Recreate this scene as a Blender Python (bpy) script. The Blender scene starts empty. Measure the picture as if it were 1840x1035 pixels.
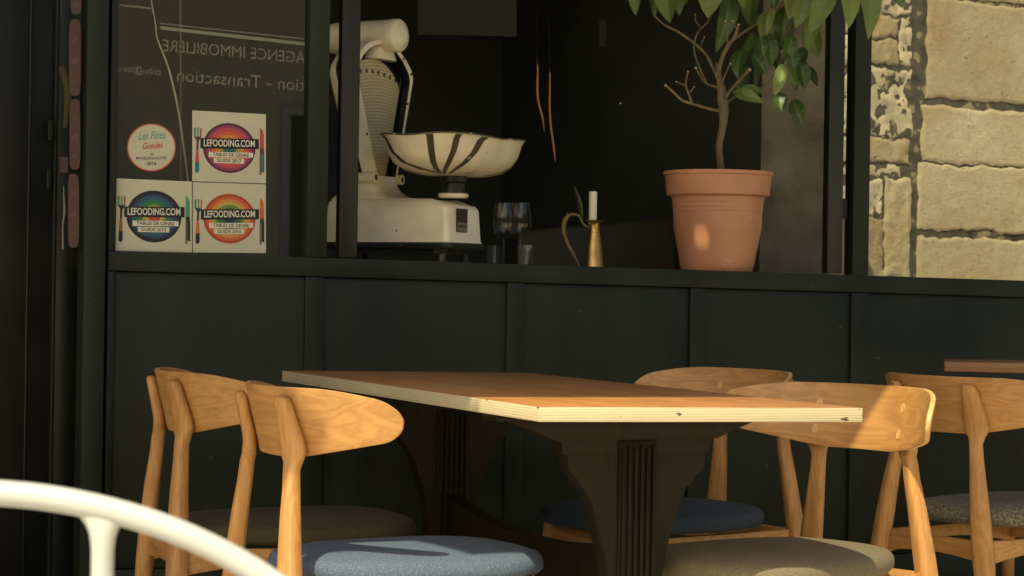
import bpy, bmesh, math, random
from mathutils import Vector, Matrix
R = math.radians
C = bpy.context.scene.collection
random.seed(7)

# ------------------------------------------------------------------ camera
CH = 0.987                       # eye height of a seated photographer
FPX, ROLL, CX, CY = 4000.0, 0.015, 920.0, 515.0
cam_d = bpy.data.cameras.new("camera"); cam = bpy.data.objects.new("camera", cam_d); C.objects.link(cam)
cam_d.sensor_width = 36.0; cam_d.lens = 36.0 * FPX / 1840.0
cam_d.shift_y = -(517.5 - CY) / 1840.0
cam_d.clip_start = 0.05; cam_d.clip_end = 2000
cam.matrix_world = Matrix.Translation((0, 0, CH)) @ Matrix.Rotation(R(90), 4, 'X') @ Matrix.Rotation(ROLL, 4, 'Z')
cam_d.dof.use_dof = True; cam_d.dof.focus_distance = 5.6; cam_d.dof.aperture_fstop = 11.0
bpy.context.scene.camera = cam

# ------------------------------------------------------------------ light
SUN_EL = R(52.0)
SUN_H = Vector((-0.39, -0.92)).normalized()
sd = Vector((SUN_H.x * math.cos(SUN_EL), SUN_H.y * math.cos(SUN_EL), math.sin(SUN_EL)))
w = bpy.data.worlds.new("World"); bpy.context.scene.world = w; w.use_nodes = True
nt = w.node_tree; bg = nt.nodes['Background']
sky = nt.nodes.new('ShaderNodeTexSky'); sky.sky_type = 'NISHITA'; sky.sun_disc = False
sky.sun_elevation = SUN_EL; sky.sun_rotation = math.atan2(sd.x, sd.y)
nt.links.new(sky.outputs[0], bg.inputs[0]); bg.inputs[1].default_value = 0.125; sky.dust_density = 5.0; sky.air_density = 1.0; sky.ozone_density = 0.6
sl = bpy.data.lights.new("sun", 'SUN'); sl.energy = 4.0; sl.angle = R(0.3); sl.color = (1.0, 0.92, 0.68)
so = bpy.data.objects.new("sun", sl); C.objects.link(so)
so.rotation_euler = sd.to_track_quat('Z', 'Y').to_euler()
sc = bpy.context.scene
sc.view_settings.view_transform = 'Standard'; sc.view_settings.look = 'None'
sc.view_settings.gamma = 1.0; sc.view_settings.exposure = 0.38
sc.view_settings.use_white_balance = True; sc.view_settings.white_balance_temperature = 7100; sc.view_settings.white_balance_tint = 4.0
sc.cycles.use_denoising = True
sc.cycles.max_bounces = 10; sc.cycles.transparent_max_bounces = 16
sc.cycles.caustics_reflective = False; sc.cycles.caustics_refractive = False

# ------------------------------------------------------------------ place helpers
def ray(px, py):
    a, b = px - CX, py - CY
    x = a * math.cos(ROLL) + b * math.sin(ROLL)
    z = -(b * math.cos(ROLL) - a * math.sin(ROLL))
    return Vector((x / FPX, 1.0, z / FPX))
def at(px, py, Y):
    d = ray(px, py) * Y
    return Vector((d.x, d.y, d.z + CH))
TH = R(21.5); UX = Vector((math.cos(TH), math.sin(TH), 0)); NO = Vector((math.sin(TH), -math.cos(TH), 0))
F0 = Vector((0, 6.7, 0)); SH = -0.0125
def fp(u, w_, o=0.0):            # shopfront plane: along, up, out towards the street
    p = F0 + UX * u + NO * o
    return Vector((p.x, p.y, w_ + SH * u))
def uw(px, py, o=0.0):           # where a line of sight meets the shopfront plane
    d = ray(px, py); q = F0 + NO * o
    t = q.dot(NO) / d.dot(NO)
    p = d * t; rel = p - q; u = rel.dot(UX)
    return u, p.z + CH - SH * u
def uof(px, py=480, o=0.0): return uw(px, py, o)[0]

# ------------------------------------------------------------------ object helpers
def tag(o, label=None, cat=None, group=None, kind=None):
    if label: o['label'] = label
    if cat: o['category'] = cat
    if group: o['group'] = group
    if kind: o['kind'] = kind
    return o
def thing(name, label, cat, loc=(0, 0, 0), rz=0.0, group=None):
    o = bpy.data.objects.new(name, None); C.objects.link(o)
    o.location = loc; o.rotation_euler = (0, 0, rz); o.empty_display_size = .1
    return tag(o, label, cat, group)
def link(name, bm, mats, parent=None, smooth=True, origin=None, auto=35):
    me = bpy.data.meshes.new(name)
    bmesh.ops.recalc_face_normals(bm, faces=bm.faces)
    if origin is not None:
        for v in bm.verts: v.co -= Vector(origin)
    bm.to_mesh(me); bm.free()
    for m in (mats if isinstance(mats, (list, tuple)) else [mats]): me.materials.append(m)
    if smooth:
        me.shade_smooth()
        try: me.set_sharp_from_angle(angle=R(auto))
        except Exception: pass
    o = bpy.data.objects.new(name, me); C.objects.link(o)
    if parent is not None: o.parent = parent
    if origin is not None and parent is None: o.location = origin
    return o
def hexa(bm, pts, mi=0):         # 8 points: bottom loop of four, top loop of four
    v = [bm.verts.new(p) for p in pts]
    fs = [(0, 3, 2, 1), (4, 5, 6, 7), (0, 1, 5, 4), (1, 2, 6, 5), (2, 3, 7, 6), (3, 0, 4, 7)]
    out = []
    for f in fs:
        fc = bm.faces.new([v[i] for i in f]); fc.material_index = mi; out.append(fc)
    return out
def bevel(bm, w_, seg=2):
    bmesh.ops.recalc_face_normals(bm, faces=bm.faces)
    es = [e for e in bm.edges if len(e.link_faces) == 2 and e.calc_face_angle(0) > R(30)]
    bmesh.ops.bevel(bm, geom=es, offset=w_, segments=seg, profile=.5, affect='EDGES')
def box(bm, lo, hi, f=None, mi=0):
    (x0, y0, z0), (x1, y1, z1) = lo, hi
    pts = [(x0, y0, z0), (x1, y0, z0), (x1, y1, z0), (x0, y1, z0), (x0, y0, z1), (x1, y0, z1), (x1, y1, z1), (x0, y1, z1)]
    pts = [Vector(p) if f is None else f(*p) for p in pts]
    return hexa(bm, pts, mi)
def fbox(bm, u0, u1, w0, w1, o0, o1): return box(bm, (u0, w0, o0), (u1, w1, o1), lambda u, w_, o: fp(u, w_, o))
def loft(bm, rings, cap=True, mi=0, closed=True):
    vs = [[bm.verts.new(p) for p in r] for r in rings]
    n = len(vs[0])
    for a, b in zip(vs, vs[1:]):
        for i in range(n if closed else n - 1):
            f = bm.faces.new([a[i], a[(i + 1) % n], b[(i + 1) % n], b[i]]); f.material_index = mi
    if cap and closed:
        f = bm.faces.new(list(reversed(vs[0]))); f.material_index = mi
        f = bm.faces.new(vs[-1]); f.material_index = mi
    return vs
def smoothpath(pts, k=6):
    pts = [Vector(p) for p in pts]
    if len(pts) < 3: return pts
    P = [pts[0] * 2 - pts[1]] + pts + [pts[-1] * 2 - pts[-2]]
    out = []
    for i in range(1, len(P) - 2):
        for j in range(k):
            t = j / k; a, b, c, d = P[i - 1], P[i], P[i + 1], P[i + 2]
            out.append(.5 * ((2 * b) + (c - a) * t + (2 * a - 5 * b + 4 * c - d) * t * t + (3 * b - a - 3 * c + d) * t ** 3))
    out.append(pts[-1]); return out
def tube(bm, pts, rads, n=12, k=6, flat=1.0, wob=0.0, mi=0):
    m0 = len(pts); path = smoothpath(pts, k); m = len(path)
    if not isinstance(rads, (list, tuple)): rads = [rads] * m0
    rings = []; up = Vector((0.13, 0.1, 1)).normalized(); prev = None
    for i, p in enumerate(path):
        t = (path[min(i + 1, m - 1)] - path[max(i - 1, 0)]).normalized()
        if prev is None: x = t.cross(up if abs(t.dot(up)) < .95 else Vector((1, 0, 0))).normalized()
        else: x = (prev - t * prev.dot(t)).normalized()
        prev = x; y = t.cross(x)
        q = i / max(m - 1, 1) * (m0 - 1); a = min(int(q), m0 - 2); r = rads[a] + (rads[a + 1] - rads[a]) * (q - a)
        r *= 1 + wob * random.uniform(-1, 1)
        rings.append([p + x * r * math.cos(2 * math.pi * j / n) + y * r * flat * math.sin(2 * math.pi * j / n) for j in range(n)])
    loft(bm, rings, mi=mi)
def lathe(bm, prof, c=(0, 0, 0), n=48, mi=0, sx=1, sy=1):
    c = Vector(c); rings = []
    for r, z in prof:
        rings.append([c + Vector((r * sx * math.cos(2 * math.pi * i / n), r * sy * math.sin(2 * math.pi * i / n), z)) for i in range(n)])
    loft(bm, rings, mi=mi)

# ------------------------------------------------------------------ materials
def nodes(m): return m.node_tree.nodes, m.node_tree.links
def mat(name, col, rough=.5, metal=0.0, bump=0.0, bscale=40.0, var=0.0, vscale=4.0, spec=.5, speck=None, stretch=(1, 1, 1), coat=0.0):
    m = bpy.data.materials.new(name); m.use_nodes = True
    N, L = nodes(m); p = N['Principled BSDF']
    p.inputs['Base Color'].default_value = (*col, 1); p.inputs['Roughness'].default_value = rough
    p.inputs['Metallic'].default_value = metal; p.inputs['Specular IOR Level'].default_value = spec
    p.inputs['Coat Weight'].default_value = coat
    tc = N.new('ShaderNodeTexCoord'); mp = N.new('ShaderNodeMapping'); mp.inputs['Scale'].default_value = stretch
    L.new(tc.outputs['Object'], mp.inputs[0])
    last = None
    if var > 0:
        nz = N.new('ShaderNodeTexNoise'); nz.inputs['Scale'].default_value = vscale; nz.inputs['Detail'].default_value = 7
        L.new(mp.outputs[0], nz.inputs['Vector'])
        rp = N.new('ShaderNodeValToRGB'); e = rp.color_ramp.elements
        e[0].position = .3; e[1].position = .7
        e[0].color = (*[c * (1 - var) for c in col], 1); e[1].color = (*[min(1, c * (1 + var)) for c in col], 1)
        L.new(nz.outputs[0], rp.inputs[0]); last = rp.outputs[0]
        rr = N.new('ShaderNodeMapRange'); rr.inputs[3].default_value = max(.03, rough - .1); rr.inputs[4].default_value = min(1, rough + .12)
        L.new(nz.outputs[0], rr.inputs[0]); L.new(rr.outputs[0], p.inputs['Roughness'])
    if speck:
        scol, sscale, thr = speck
        vz = N.new('ShaderNodeTexNoise'); vz.inputs['Scale'].default_value = sscale; vz.inputs['Detail'].default_value = 2
        L.new(tc.outputs['Object'], vz.inputs['Vector'])
        rp = N.new('ShaderNodeValToRGB'); e = rp.color_ramp.elements; e[0].position = thr; e[1].position = thr + .02
        L.new(vz.outputs[0], rp.inputs[0])
        mx = N.new('ShaderNodeMix'); mx.data_type = 'RGBA'; L.new(rp.outputs[0], mx.inputs[0])
        if last is not None: L.new(last, mx.inputs[6])
        else: mx.inputs[6].default_value = (*col, 1)
        mx.inputs[7].default_value = (*scol, 1); last = mx.outputs[2]
    if last is not None: L.new(last, p.inputs['Base Color'])
    if bump > 0:
        bz = N.new('ShaderNodeTexNoise'); bz.inputs['Scale'].default_value = bscale; bz.inputs['Detail'].default_value = 6
        L.new(mp.outputs[0], bz.inputs['Vector']); b = N.new('ShaderNodeBump'); b.inputs['Strength'].default_value = bump
        b.inputs['Distance'].default_value = .004
        L.new(bz.outputs[0], b.inputs['Height']); L.new(b.outputs[0], p.inputs['Normal'])
    return m
def wood(name, dark, light, axis='z', scale=1.0, rough=.45, rings=26, coat=0.0):
    m = bpy.data.materials.new(name); m.use_nodes = True
    N, L = nodes(m); p = N['Principled BSDF']; p.inputs['Roughness'].default_value = rough; p.inputs['Coat Weight'].default_value = coat
    tc = N.new('ShaderNodeTexCoord'); mp = N.new('ShaderNodeMapping')
    s = {'x': (.05, .5, 1), 'y': (1, .06, 1), 'z': (1, 1, .05)}[axis]
    mp.inputs['Scale'].default_value = tuple(v * scale for v in s)
    oi = N.new('ShaderNodeObjectInfo'); ad = N.new('ShaderNodeVectorMath'); ad.operation = 'ADD'
    sc_ = N.new('ShaderNodeMath'); sc_.operation = 'MULTIPLY'; sc_.inputs[1].default_value = 7.3
    L.new(oi.outputs['Random'], sc_.inputs[0]); L.new(tc.outputs['Object'], ad.inputs[0]); L.new(sc_.outputs[0], ad.inputs[1])
    L.new(ad.outputs[0], mp.inputs[0])
    n1 = N.new('ShaderNodeTexNoise'); n1.inputs['Scale'].default_value = 9; n1.inputs['Detail'].default_value = 3; n1.inputs['Distortion'].default_value = .25
    L.new(mp.outputs[0], n1.inputs['Vector'])
    ml = N.new('ShaderNodeMath'); ml.operation = 'MULTIPLY'; ml.inputs[1].default_value = rings; L.new(n1.outputs[0], ml.inputs[0])
    fr = N.new('ShaderNodeMath'); fr.operation = 'PINGPONG'; fr.inputs[1].default_value = 1.0; L.new(ml.outputs[0], fr.inputs[0])
    n2 = N.new('ShaderNodeTexNoise'); n2.inputs['Scale'].default_value = 120; n2.inputs['Detail'].default_value = 4; L.new(mp.outputs[0], n2.inputs['Vector'])
    mx = N.new('ShaderNodeMix'); mx.data_type = 'FLOAT'; mx.inputs[0].default_value = .5; L.new(fr.outputs[0], mx.inputs[2]); L.new(n2.outputs[0], mx.inputs[3])
    n3 = N.new('ShaderNodeTexNoise'); n3.inputs['Scale'].default_value = 4; L.new(tc.outputs['Object'], n3.inputs['Vector'])
    m3 = N.new('ShaderNodeMix'); m3.data_type = 'FLOAT'; m3.inputs[0].default_value = .3; L.new(mx.outputs[0], m3.inputs[2]); L.new(n3.outputs[0], m3.inputs[3])
    rp = N.new('ShaderNodeValToRGB'); e = rp.color_ramp.elements; e[0].position = .2; e[1].position = .75
    e[0].color = (*dark, 1); e[1].color = (*light, 1)
    L.new(m3.outputs[0], rp.inputs[0])
    vr = N.new('ShaderNodeMapRange'); vr.inputs[3].default_value = .86; vr.inputs[4].default_value = 1.10; L.new(oi.outputs['Random'], vr.inputs[0])
    wn = N.new('ShaderNodeTexNoise'); wn.inputs['Scale'].default_value = 11; wn.inputs['Detail'].default_value = 5; L.new(ad.outputs[0], wn.inputs['Vector'])
    wr = N.new('ShaderNodeMapRange'); wr.inputs[1].default_value = .3; wr.inputs[2].default_value = .7; wr.inputs[3].default_value = .90; wr.inputs[4].default_value = 1.06; L.new(wn.outputs[0], wr.inputs[0])
    vm = N.new('ShaderNodeMath'); vm.operation = 'MULTIPLY'; L.new(vr.outputs[0], vm.inputs[0]); L.new(wr.outputs[0], vm.inputs[1])
    cm = N.new('ShaderNodeMix'); cm.data_type = 'RGBA'; cm.blend_type = 'MULTIPLY'; cm.inputs[0].default_value = 1; L.new(rp.outputs[0], cm.inputs[6]); L.new(vm.outputs[0], cm.inputs[7]); L.new(cm.outputs[2], p.inputs['Base Color'])
    rg = N.new('ShaderNodeMapRange'); rg.inputs[3].default_value = rough - .08; rg.inputs[4].default_value = rough + .15; L.new(wn.outputs[0], rg.inputs[0]); L.new(rg.outputs[0], p.inputs['Roughness'])
    b = N.new('ShaderNodeBump'); b.inputs['Strength'].default_value = .12; b.inputs['Distance'].default_value = .0006
    L.new(mx.outputs[0], b.inputs['Height']); L.new(b.outputs[0], p.inputs['Normal'])
    return m
def plymat(name, base, line, freq=900.0, axis=2):
    m = bpy.data.materials.new(name); m.use_nodes = True
    N, L = nodes(m); p = N['Principled BSDF']; p.inputs['Roughness'].default_value = .6
    tc = N.new('ShaderNodeTexCoord'); sp = N.new('ShaderNodeSeparateXYZ'); L.new(tc.outputs['Object'], sp.inputs[0])
    mp = N.new('ShaderNodeMapping'); mp.inputs['Scale'].default_value = (6, 6, 90); L.new(tc.outputs['Object'], mp.inputs[0])
    nz = N.new('ShaderNodeTexNoise'); nz.inputs['Scale'].default_value = 3; nz.inputs['Detail'].default_value = 5; L.new(mp.outputs[0], nz.inputs['Vector'])
    ml = N.new('ShaderNodeMath'); ml.operation = 'MULTIPLY'; ml.inputs[1].default_value = freq; L.new(sp.outputs[axis], ml.inputs[0])
    ad = N.new('ShaderNodeMath'); ad.operation = 'ADD'; L.new(ml.outputs[0], ad.inputs[0]); L.new(nz.outputs[0], ad.inputs[1])
    sn = N.new('ShaderNodeMath'); sn.operation = 'SINE'; L.new(ad.outputs[0], sn.inputs[0])
    mr = N.new('ShaderNodeMapRange'); mr.inputs[1].default_value = -.2; mr.inputs[2].default_value = 1.0; L.new(sn.outputs[0], mr.inputs[0])
    mx = N.new('ShaderNodeMath'); mx.operation = 'MULTIPLY'; L.new(mr.outputs[0], mx.inputs[0]); L.new(nz.outputs[0], mx.inputs[1])
    rp = N.new('ShaderNodeValToRGB'); e = rp.color_ramp.elements; e[0].position = 0; e[1].position = .8
    e[0].color = (*base, 1); e[1].color = (*line, 1); L.new(mx.outputs[0], rp.inputs[0])
    kn = N.new('ShaderNodeTexNoise'); kn.inputs['Scale'].default_value = 26; kn.inputs['Detail'].default_value = 2; m2 = N.new('ShaderNodeMapping'); m2.inputs['Scale'].default_value = (1, 1, 4); L.new(tc.outputs['Object'], m2.inputs[0]); L.new(m2.outputs[0], kn.inputs['Vector'])
    kr = N.new('ShaderNodeValToRGB'); ke = kr.color_ramp.elements; ke[0].position = .715; ke[1].position = .73; L.new(kn.outputs[0], kr.inputs[0])
    km = N.new('ShaderNodeMix'); km.data_type = 'RGBA'; L.new(kr.outputs[0], km.inputs[0]); L.new(rp.outputs[0], km.inputs[6]); km.inputs[7].default_value = (.10, .06, .025, 1)
    L.new(km.outputs[2], p.inputs['Base Color'])
    return m
def glassmat(name, tint=(1, 1, 1), ior=1.5):
    m = bpy.data.materials.new(name); m.use_nodes = True
    N, L = nodes(m); N.remove(N['Principled BSDF']); out = N['Material Output']
    t = N.new('ShaderNodeBsdfTransparent'); t.inputs[0].default_value = (*tint, 1)
    g = N.new('ShaderNodeBsdfGlossy'); g.inputs['Roughness'].default_value = .01
    lw = N.new('ShaderNodeLayerWeight'); lw.inputs[0].default_value = .5; pw = N.new('ShaderNodeMath'); pw.operation = 'POWER'; pw.inputs[1].default_value = 4.0
    fr = N.new('ShaderNodeMapRange'); f0 = ((ior - 1) / (ior + 1)) ** 2; fr.inputs[3].default_value = f0; fr.inputs[4].default_value = .9 if ior > 1.5 else .4
    L.new(lw.outputs['Facing'], pw.inputs[0]); L.new(pw.outputs[0], fr.inputs[0])
    mx = N.new('ShaderNodeMixShader'); L.new(fr.outputs[0], mx.inputs[0]); L.new(t.outputs[0], mx.inputs[1]); L.new(g.outputs[0], mx.inputs[2])
    L.new(mx.outputs[0], out.inputs[0]); return m
def fabric(name, a, b, weave=260.0):
    m = mat(name, a, rough=.95, spec=.15)
    N, L = nodes(m); p = N['Principled BSDF']
    tc = N.new('ShaderNodeTexCoord')
    n1 = N.new('ShaderNodeTexNoise'); n1.inputs['Scale'].default_value = weave; n1.inputs['Detail'].default_value = 3; L.new(tc.outputs['Object'], n1.inputs['Vector'])
    n2 = N.new('ShaderNodeTexVoronoi'); n2.inputs['Scale'].default_value = weave * .8; L.new(tc.outputs['Object'], n2.inputs['Vector'])
    mx = N.new('ShaderNodeMath'); mx.operation = 'MULTIPLY'; L.new(n1.outputs[0], mx.inputs[0]); L.new(n2.outputs[0], mx.inputs[1])
    rp = N.new('ShaderNodeValToRGB'); e = rp.color_ramp.elements; e[0].position = .08; e[1].position = .4
    e[0].color = (*a, 1); e[1].color = (*b, 1); L.new(mx.outputs[0], rp.inputs[0]); L.new(rp.outputs[0], p.inputs['Base Color'])
    bu = N.new('ShaderNodeBump'); bu.inputs['Strength'].default_value = .6; bu.inputs['Distance'].default_value = .002
    L.new(mx.outputs[0], bu.inputs['Height']); L.new(bu.outputs[0], p.inputs['Normal'])
    p.inputs['Sheen Weight'].default_value = .03
    return m
FC = {}
def flat(col):
    if col not in FC:
        lin = tuple(((c / 255) / 12.92 if c / 255 <= .04045 else ((c / 255 + .055) / 1.055) ** 2.4) for c in col)
        FC[col] = mat("print_ink_%02x%02x%02x" % col, lin, rough=.45)
    return FC[col]

M_PAINT = mat("green_black_paint", (.0122, .0180, .0086), rough=.5, spec=.3, var=.45, vscale=5, stretch=(1, 1, .25), bump=.15, bscale=60, speck=((.06, .062, .048), 42, .755))
M_PAINT2 = mat("black_paint", (.0045, .0052, .0042), rough=.4, var=.2, vscale=5, bump=.05)
M_OAK = wood("oak", (.37, .168, .050), (.53, .275, .094), 'z', 1.6)
M_OAKX = wood("oak_band", (.37, .168, .050), (.53, .275, .094), 'x', 1.5, rings=20)
M_OAKE = plymat("oak_ply_edge", (.68, .43, .19), (.42, .22, .08), 1500.0, 1)
M_PLUG = mat("oak_plug", (.58, .34, .14), rough=.45, var=.15, vscale=60)
M_TOP = wood("table_veneer", (.36, .15, .05), (.50, .235, .085), 'x', .9, rough=.33, rings=12)
M_PLY = plymat("birch_ply_edge", (.60, .51, .34), (.33, .26, .14), 1150.0, 2)
M_DKW = wood("dark_stained_wood", (.011, .0072, .003), (.018, .012, .0052), 'z', 1.2, rough=.45)
M_DKW.node_tree.nodes['Principled BSDF'].inputs['Specular IOR Level'].default_value = .18
M_CREAM = mat("cream_enamel", (.86, .76, .54), rough=.30, var=.10, vscale=14, bump=.03, bscale=30, speck=((.10, .07, .04), 38, .76), coat=.3)
M_BLK = mat("black_rubber", (.010, .010, .009), rough=.35, speck=((.35, .33, .28), 60, .70))
M_TERRA = mat("terracotta_plastic", (.58, .265, .145), rough=.55, var=.16, vscale=6, bump=.08, bscale=160, speck=((.62, .40, .28), 24, .72))
M_GLASS = glassmat("window_pane", (.96, .97, .95), 1.6)
M_WGLASS = glassmat("drinking_glass_clear", (.985, .985, .975), 1.42)
M_WHITE = mat("white_powder_coat", (.50, .505, .50), rough=.35, var=.04, vscale=10, bump=.02, bscale=120)
M_BRASS = mat("brass", (.52, .33, .12), rough=.34, metal=1.0, var=.25, vscale=30, bump=.15, bscale=60)
M_BRASSD = mat("tarnished_brass", (.20, .14, .07), rough=.5, metal=.8, var=.3, vscale=40, bump=.15)
M_WAX = mat("candle_wax", (.80, .74, .58), rough=.5, var=.05, vscale=40, bump=.1)
M_BARK = mat("grey_brown_bark", (.17, .125, .07), rough=.85, var=.35, vscale=50, bump=.6, bscale=90, stretch=(1, 1, .35))
M_CUT = mat("cut_wood", (.62, .46, .26), rough=.8, var=.2, vscale=80)
M_SOIL = mat("potting_soil", (.035, .024, .015), rough=1, var=.4, vscale=60, bump=1)

# ------------------------------------------------------------------ ground and street
def sheet(name, x0, x1, y0, y1, z, m, n=2):
    bm = bmesh.new(); bmesh.ops.create_grid(bm, x_segments=n, y_segments=n, size=.5)
    for v in bm.verts: v.co = Vector((x0 + (v.co.x + .5) * (x1 - x0), y0 + (v.co.y + .5) * (y1 - y0), z))
    return tag(link(name, bm, m, smooth=False), kind='structure')
def slab_mat():
    m = mat("pavement_stone", (.62, .56, .44), rough=.8, bump=.3, bscale=30)
    N, L = nodes(m); p = N['Principled BSDF']; tc = N.new('ShaderNodeTexCoord')
    b = N.new('ShaderNodeTexBrick'); b.inputs['Scale'].default_value = 1.0; b.inputs['Color1'].default_value = (.68, .61, .47, 1)
    b.inputs['Color2'].default_value = (.60, .535, .41, 1); b.inputs['Mortar'].default_value = (.26, .23, .18, 1)
    b.inputs['Mortar Size'].default_value = .012; b.inputs['Brick Width'].default_value = .6; b.inputs['Row Height'].default_value = .4
    L.new(tc.outputs['Object'], b.inputs['Vector']); L.new(b.outputs[0], p.inputs['Base Color']); return m
sheet('ground', -400, 400, -400, 400, -.13, mat("asphalt", (.055, .054, .05), rough=.85, var=.2, vscale=3, bump=.5, bscale=120))
bm = bmesh.new()
def gp(u, o, z): p = F0 + UX * u + NO * o; return Vector((p.x, p.y, z))
box(bm, (-17, .0, -.128), (17, 16.9, 0), gp); bevel(bm, .01)
tag(link('pavement', bm, slab_mat(), smooth=False), kind='structure')

# the row of houses across the street, seen only in reflections
def opposite():
    t = thing('town_house', 'pale plastered town house across the street facing the dark shopfront', 'building', gp(0, 17, -.13))
    O = Vector(t.location)
    wm = mat("pale_render", (.68, .60, .45), rough=.9, var=.08, vscale=1.5, bump=.2)
    bm = bmesh.new(); box(bm, (-16, 17, -.13), (16, 21, 4.6), gp); link('wall', bm, wm, t, False, O)
    bm = bmesh.new(); box(bm, (-16.3, 16.7, 4.603), (16.3, 21.2, 4.9), gp); link('roof', bm, mat("slate", (.07, .07, .075), .7), t, False, O)
    for k in range(10):
        for zz in (.6,):
            u = -14 + k * 3.0
            bm = bmesh.new(); box(bm, (u, 16.93, zz), (u + 1.3, 16.998, zz + 2.3), gp)
            fr = link('window', bm, M_WHITE, t, False, O)
            bm = bmesh.new(); box(bm, (u + .1, 16.915, zz + .1), (u + 1.2, 16.927, zz + 2.2), gp)
            link('pane', bm, M_PAINT2, fr, False, O)
opposite()

# ------------------------------------------------------------------ shopfront
U_L, U_M1a, U_M1b = uof(207), uof(549), uof(586)
U_P0, U_P1 = uof(147), uof(186)
U_M2a, U_M2b, U_R = uof(1529), uof(1558), uof(1558) + 2.1
W_G, W_P, W_T = 1.055, 1.000, 2.75      # underside of glazing, top of the panels, lintel
front = thing('shopfront', 'dark green painted timber shopfront with recessed panels below wide windows', 'shopfront', fp(.3, 0, 0))
FO = Vector(front.location)
def fpart(name, u0, u1, w0, w1, o0, o1, m=M_PAINT, bv=.0025):
    bm = bmesh.new(); fbox(bm, u0, u1, w0, w1, o0, o1)
    if bv: bevel(bm, bv)
    return link(name, bm, m, front, True, FO)
fpart('sill', U_P1 + .012, U_R + .1, W_P, W_G, -.045, .004)
fpart('backing_panel', U_P1 + .012, U_R + .1, .16, W_P - .001, -.045, -.012)
fpart('leak_stop_rail', U_P1 + .012, U_R + .1, W_P - .04, W_P + .008, -.062, -.0455)  # added behind the joint to stop yard light leaking through
fpart('bottom_rail', U_P1 + .012, U_R + .1, 0.0, .158, -.045, .004)
stiles = [(U_P1 + .012, U_L), (U_M1a, uof(583)), (uof(912), uof(943)), (uof(1241), uof(1268)), (uof(1531), uof(1562)), (uof(1562) + .75, uof(1562) + .8), (U_R, U_R + .1)]
for a, b in stiles: fpart('stile', a, b, .1595, W_P - .0015, -.0115, .0025)
fpart('corner_post', U_P0, U_P1, 0, 3.45, -.07, .030, bv=.004)
fpart('mullion', U_P1 + .012, U_L, W_G + .001, W_T, -.045, .003)
fpart('mullion', U_M1a, U_M1b, W_G + .001, W_T, -.045, .006)
fpart('mullion', U_M2a, U_M2b, W_G + .001, W_T, -.045, .010)
fpart('mullion', U_R, U_R + .1, W_G + .001, W_T, -.045, .003)
fpart('lintel', U_P1 + .012, U_R + .1, W_T + .001, 3.45, -.07, .02)
for a, b, lab in ((U_L - .004, U_M1a + .004, 'fixed pane behind the stickers'), (U_M2b - .004, U_R + .004, 'fixed pane in front of the stone wall')):
    bm = bmesh.new(); fbox(bm, a, b, W_G - .005, W_T + .005, -.022, -.018); g = link('window_glass', bm, M_GLASS, front, False, FO); g['label'] = lab
# folded casement sashes at both ends of the open bay
s1a, s1b = uof(612, 300), uof(644, 300)
sash = fpart('casement_sash', s1a, s1b, W_G + .004, W_T - .01, -.040, -.004, M_PAINT2)
sash['label'] = 'black sash stile standing in front of the scale'
bm = bmesh.new(); fbox(bm, s1b + .0005, s1b + .004, W_G + .01, W_T - .02, -.034, -.012); link('bead', bm, M_PAINT, sash, False, FO)
s2a, s2b = uof(1490, 300), uof(1517, 300)
sash2 = fpart('casement_sash', s2a, s2b, W_G + .004, W_T - .01, -.040, -.004, M_PAINT2)
bm = bmesh.new(); fbox(bm, s2b + .0005, uof(1528, 300), 1.235, 1.30, -.04, -.015); link('hinge', bm, M_PAINT2, sash2, False, FO)
# interior ledge behind the panels
bm = bmesh.new(); fbox(bm, U_P1 + .012, U_M2a + .02, W_G - .045, W_G - .0015, -.72, -.046); bevel(bm, .003)
tag(link('window_ledge', bm, wood("pale_ledge_wood", (.34, .26, .16), (.48, .38, .25), 'x', .8), None, True, FO), 'wooden ledge behind the open window carrying the scale and the flower pot', 'ledge')
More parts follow.
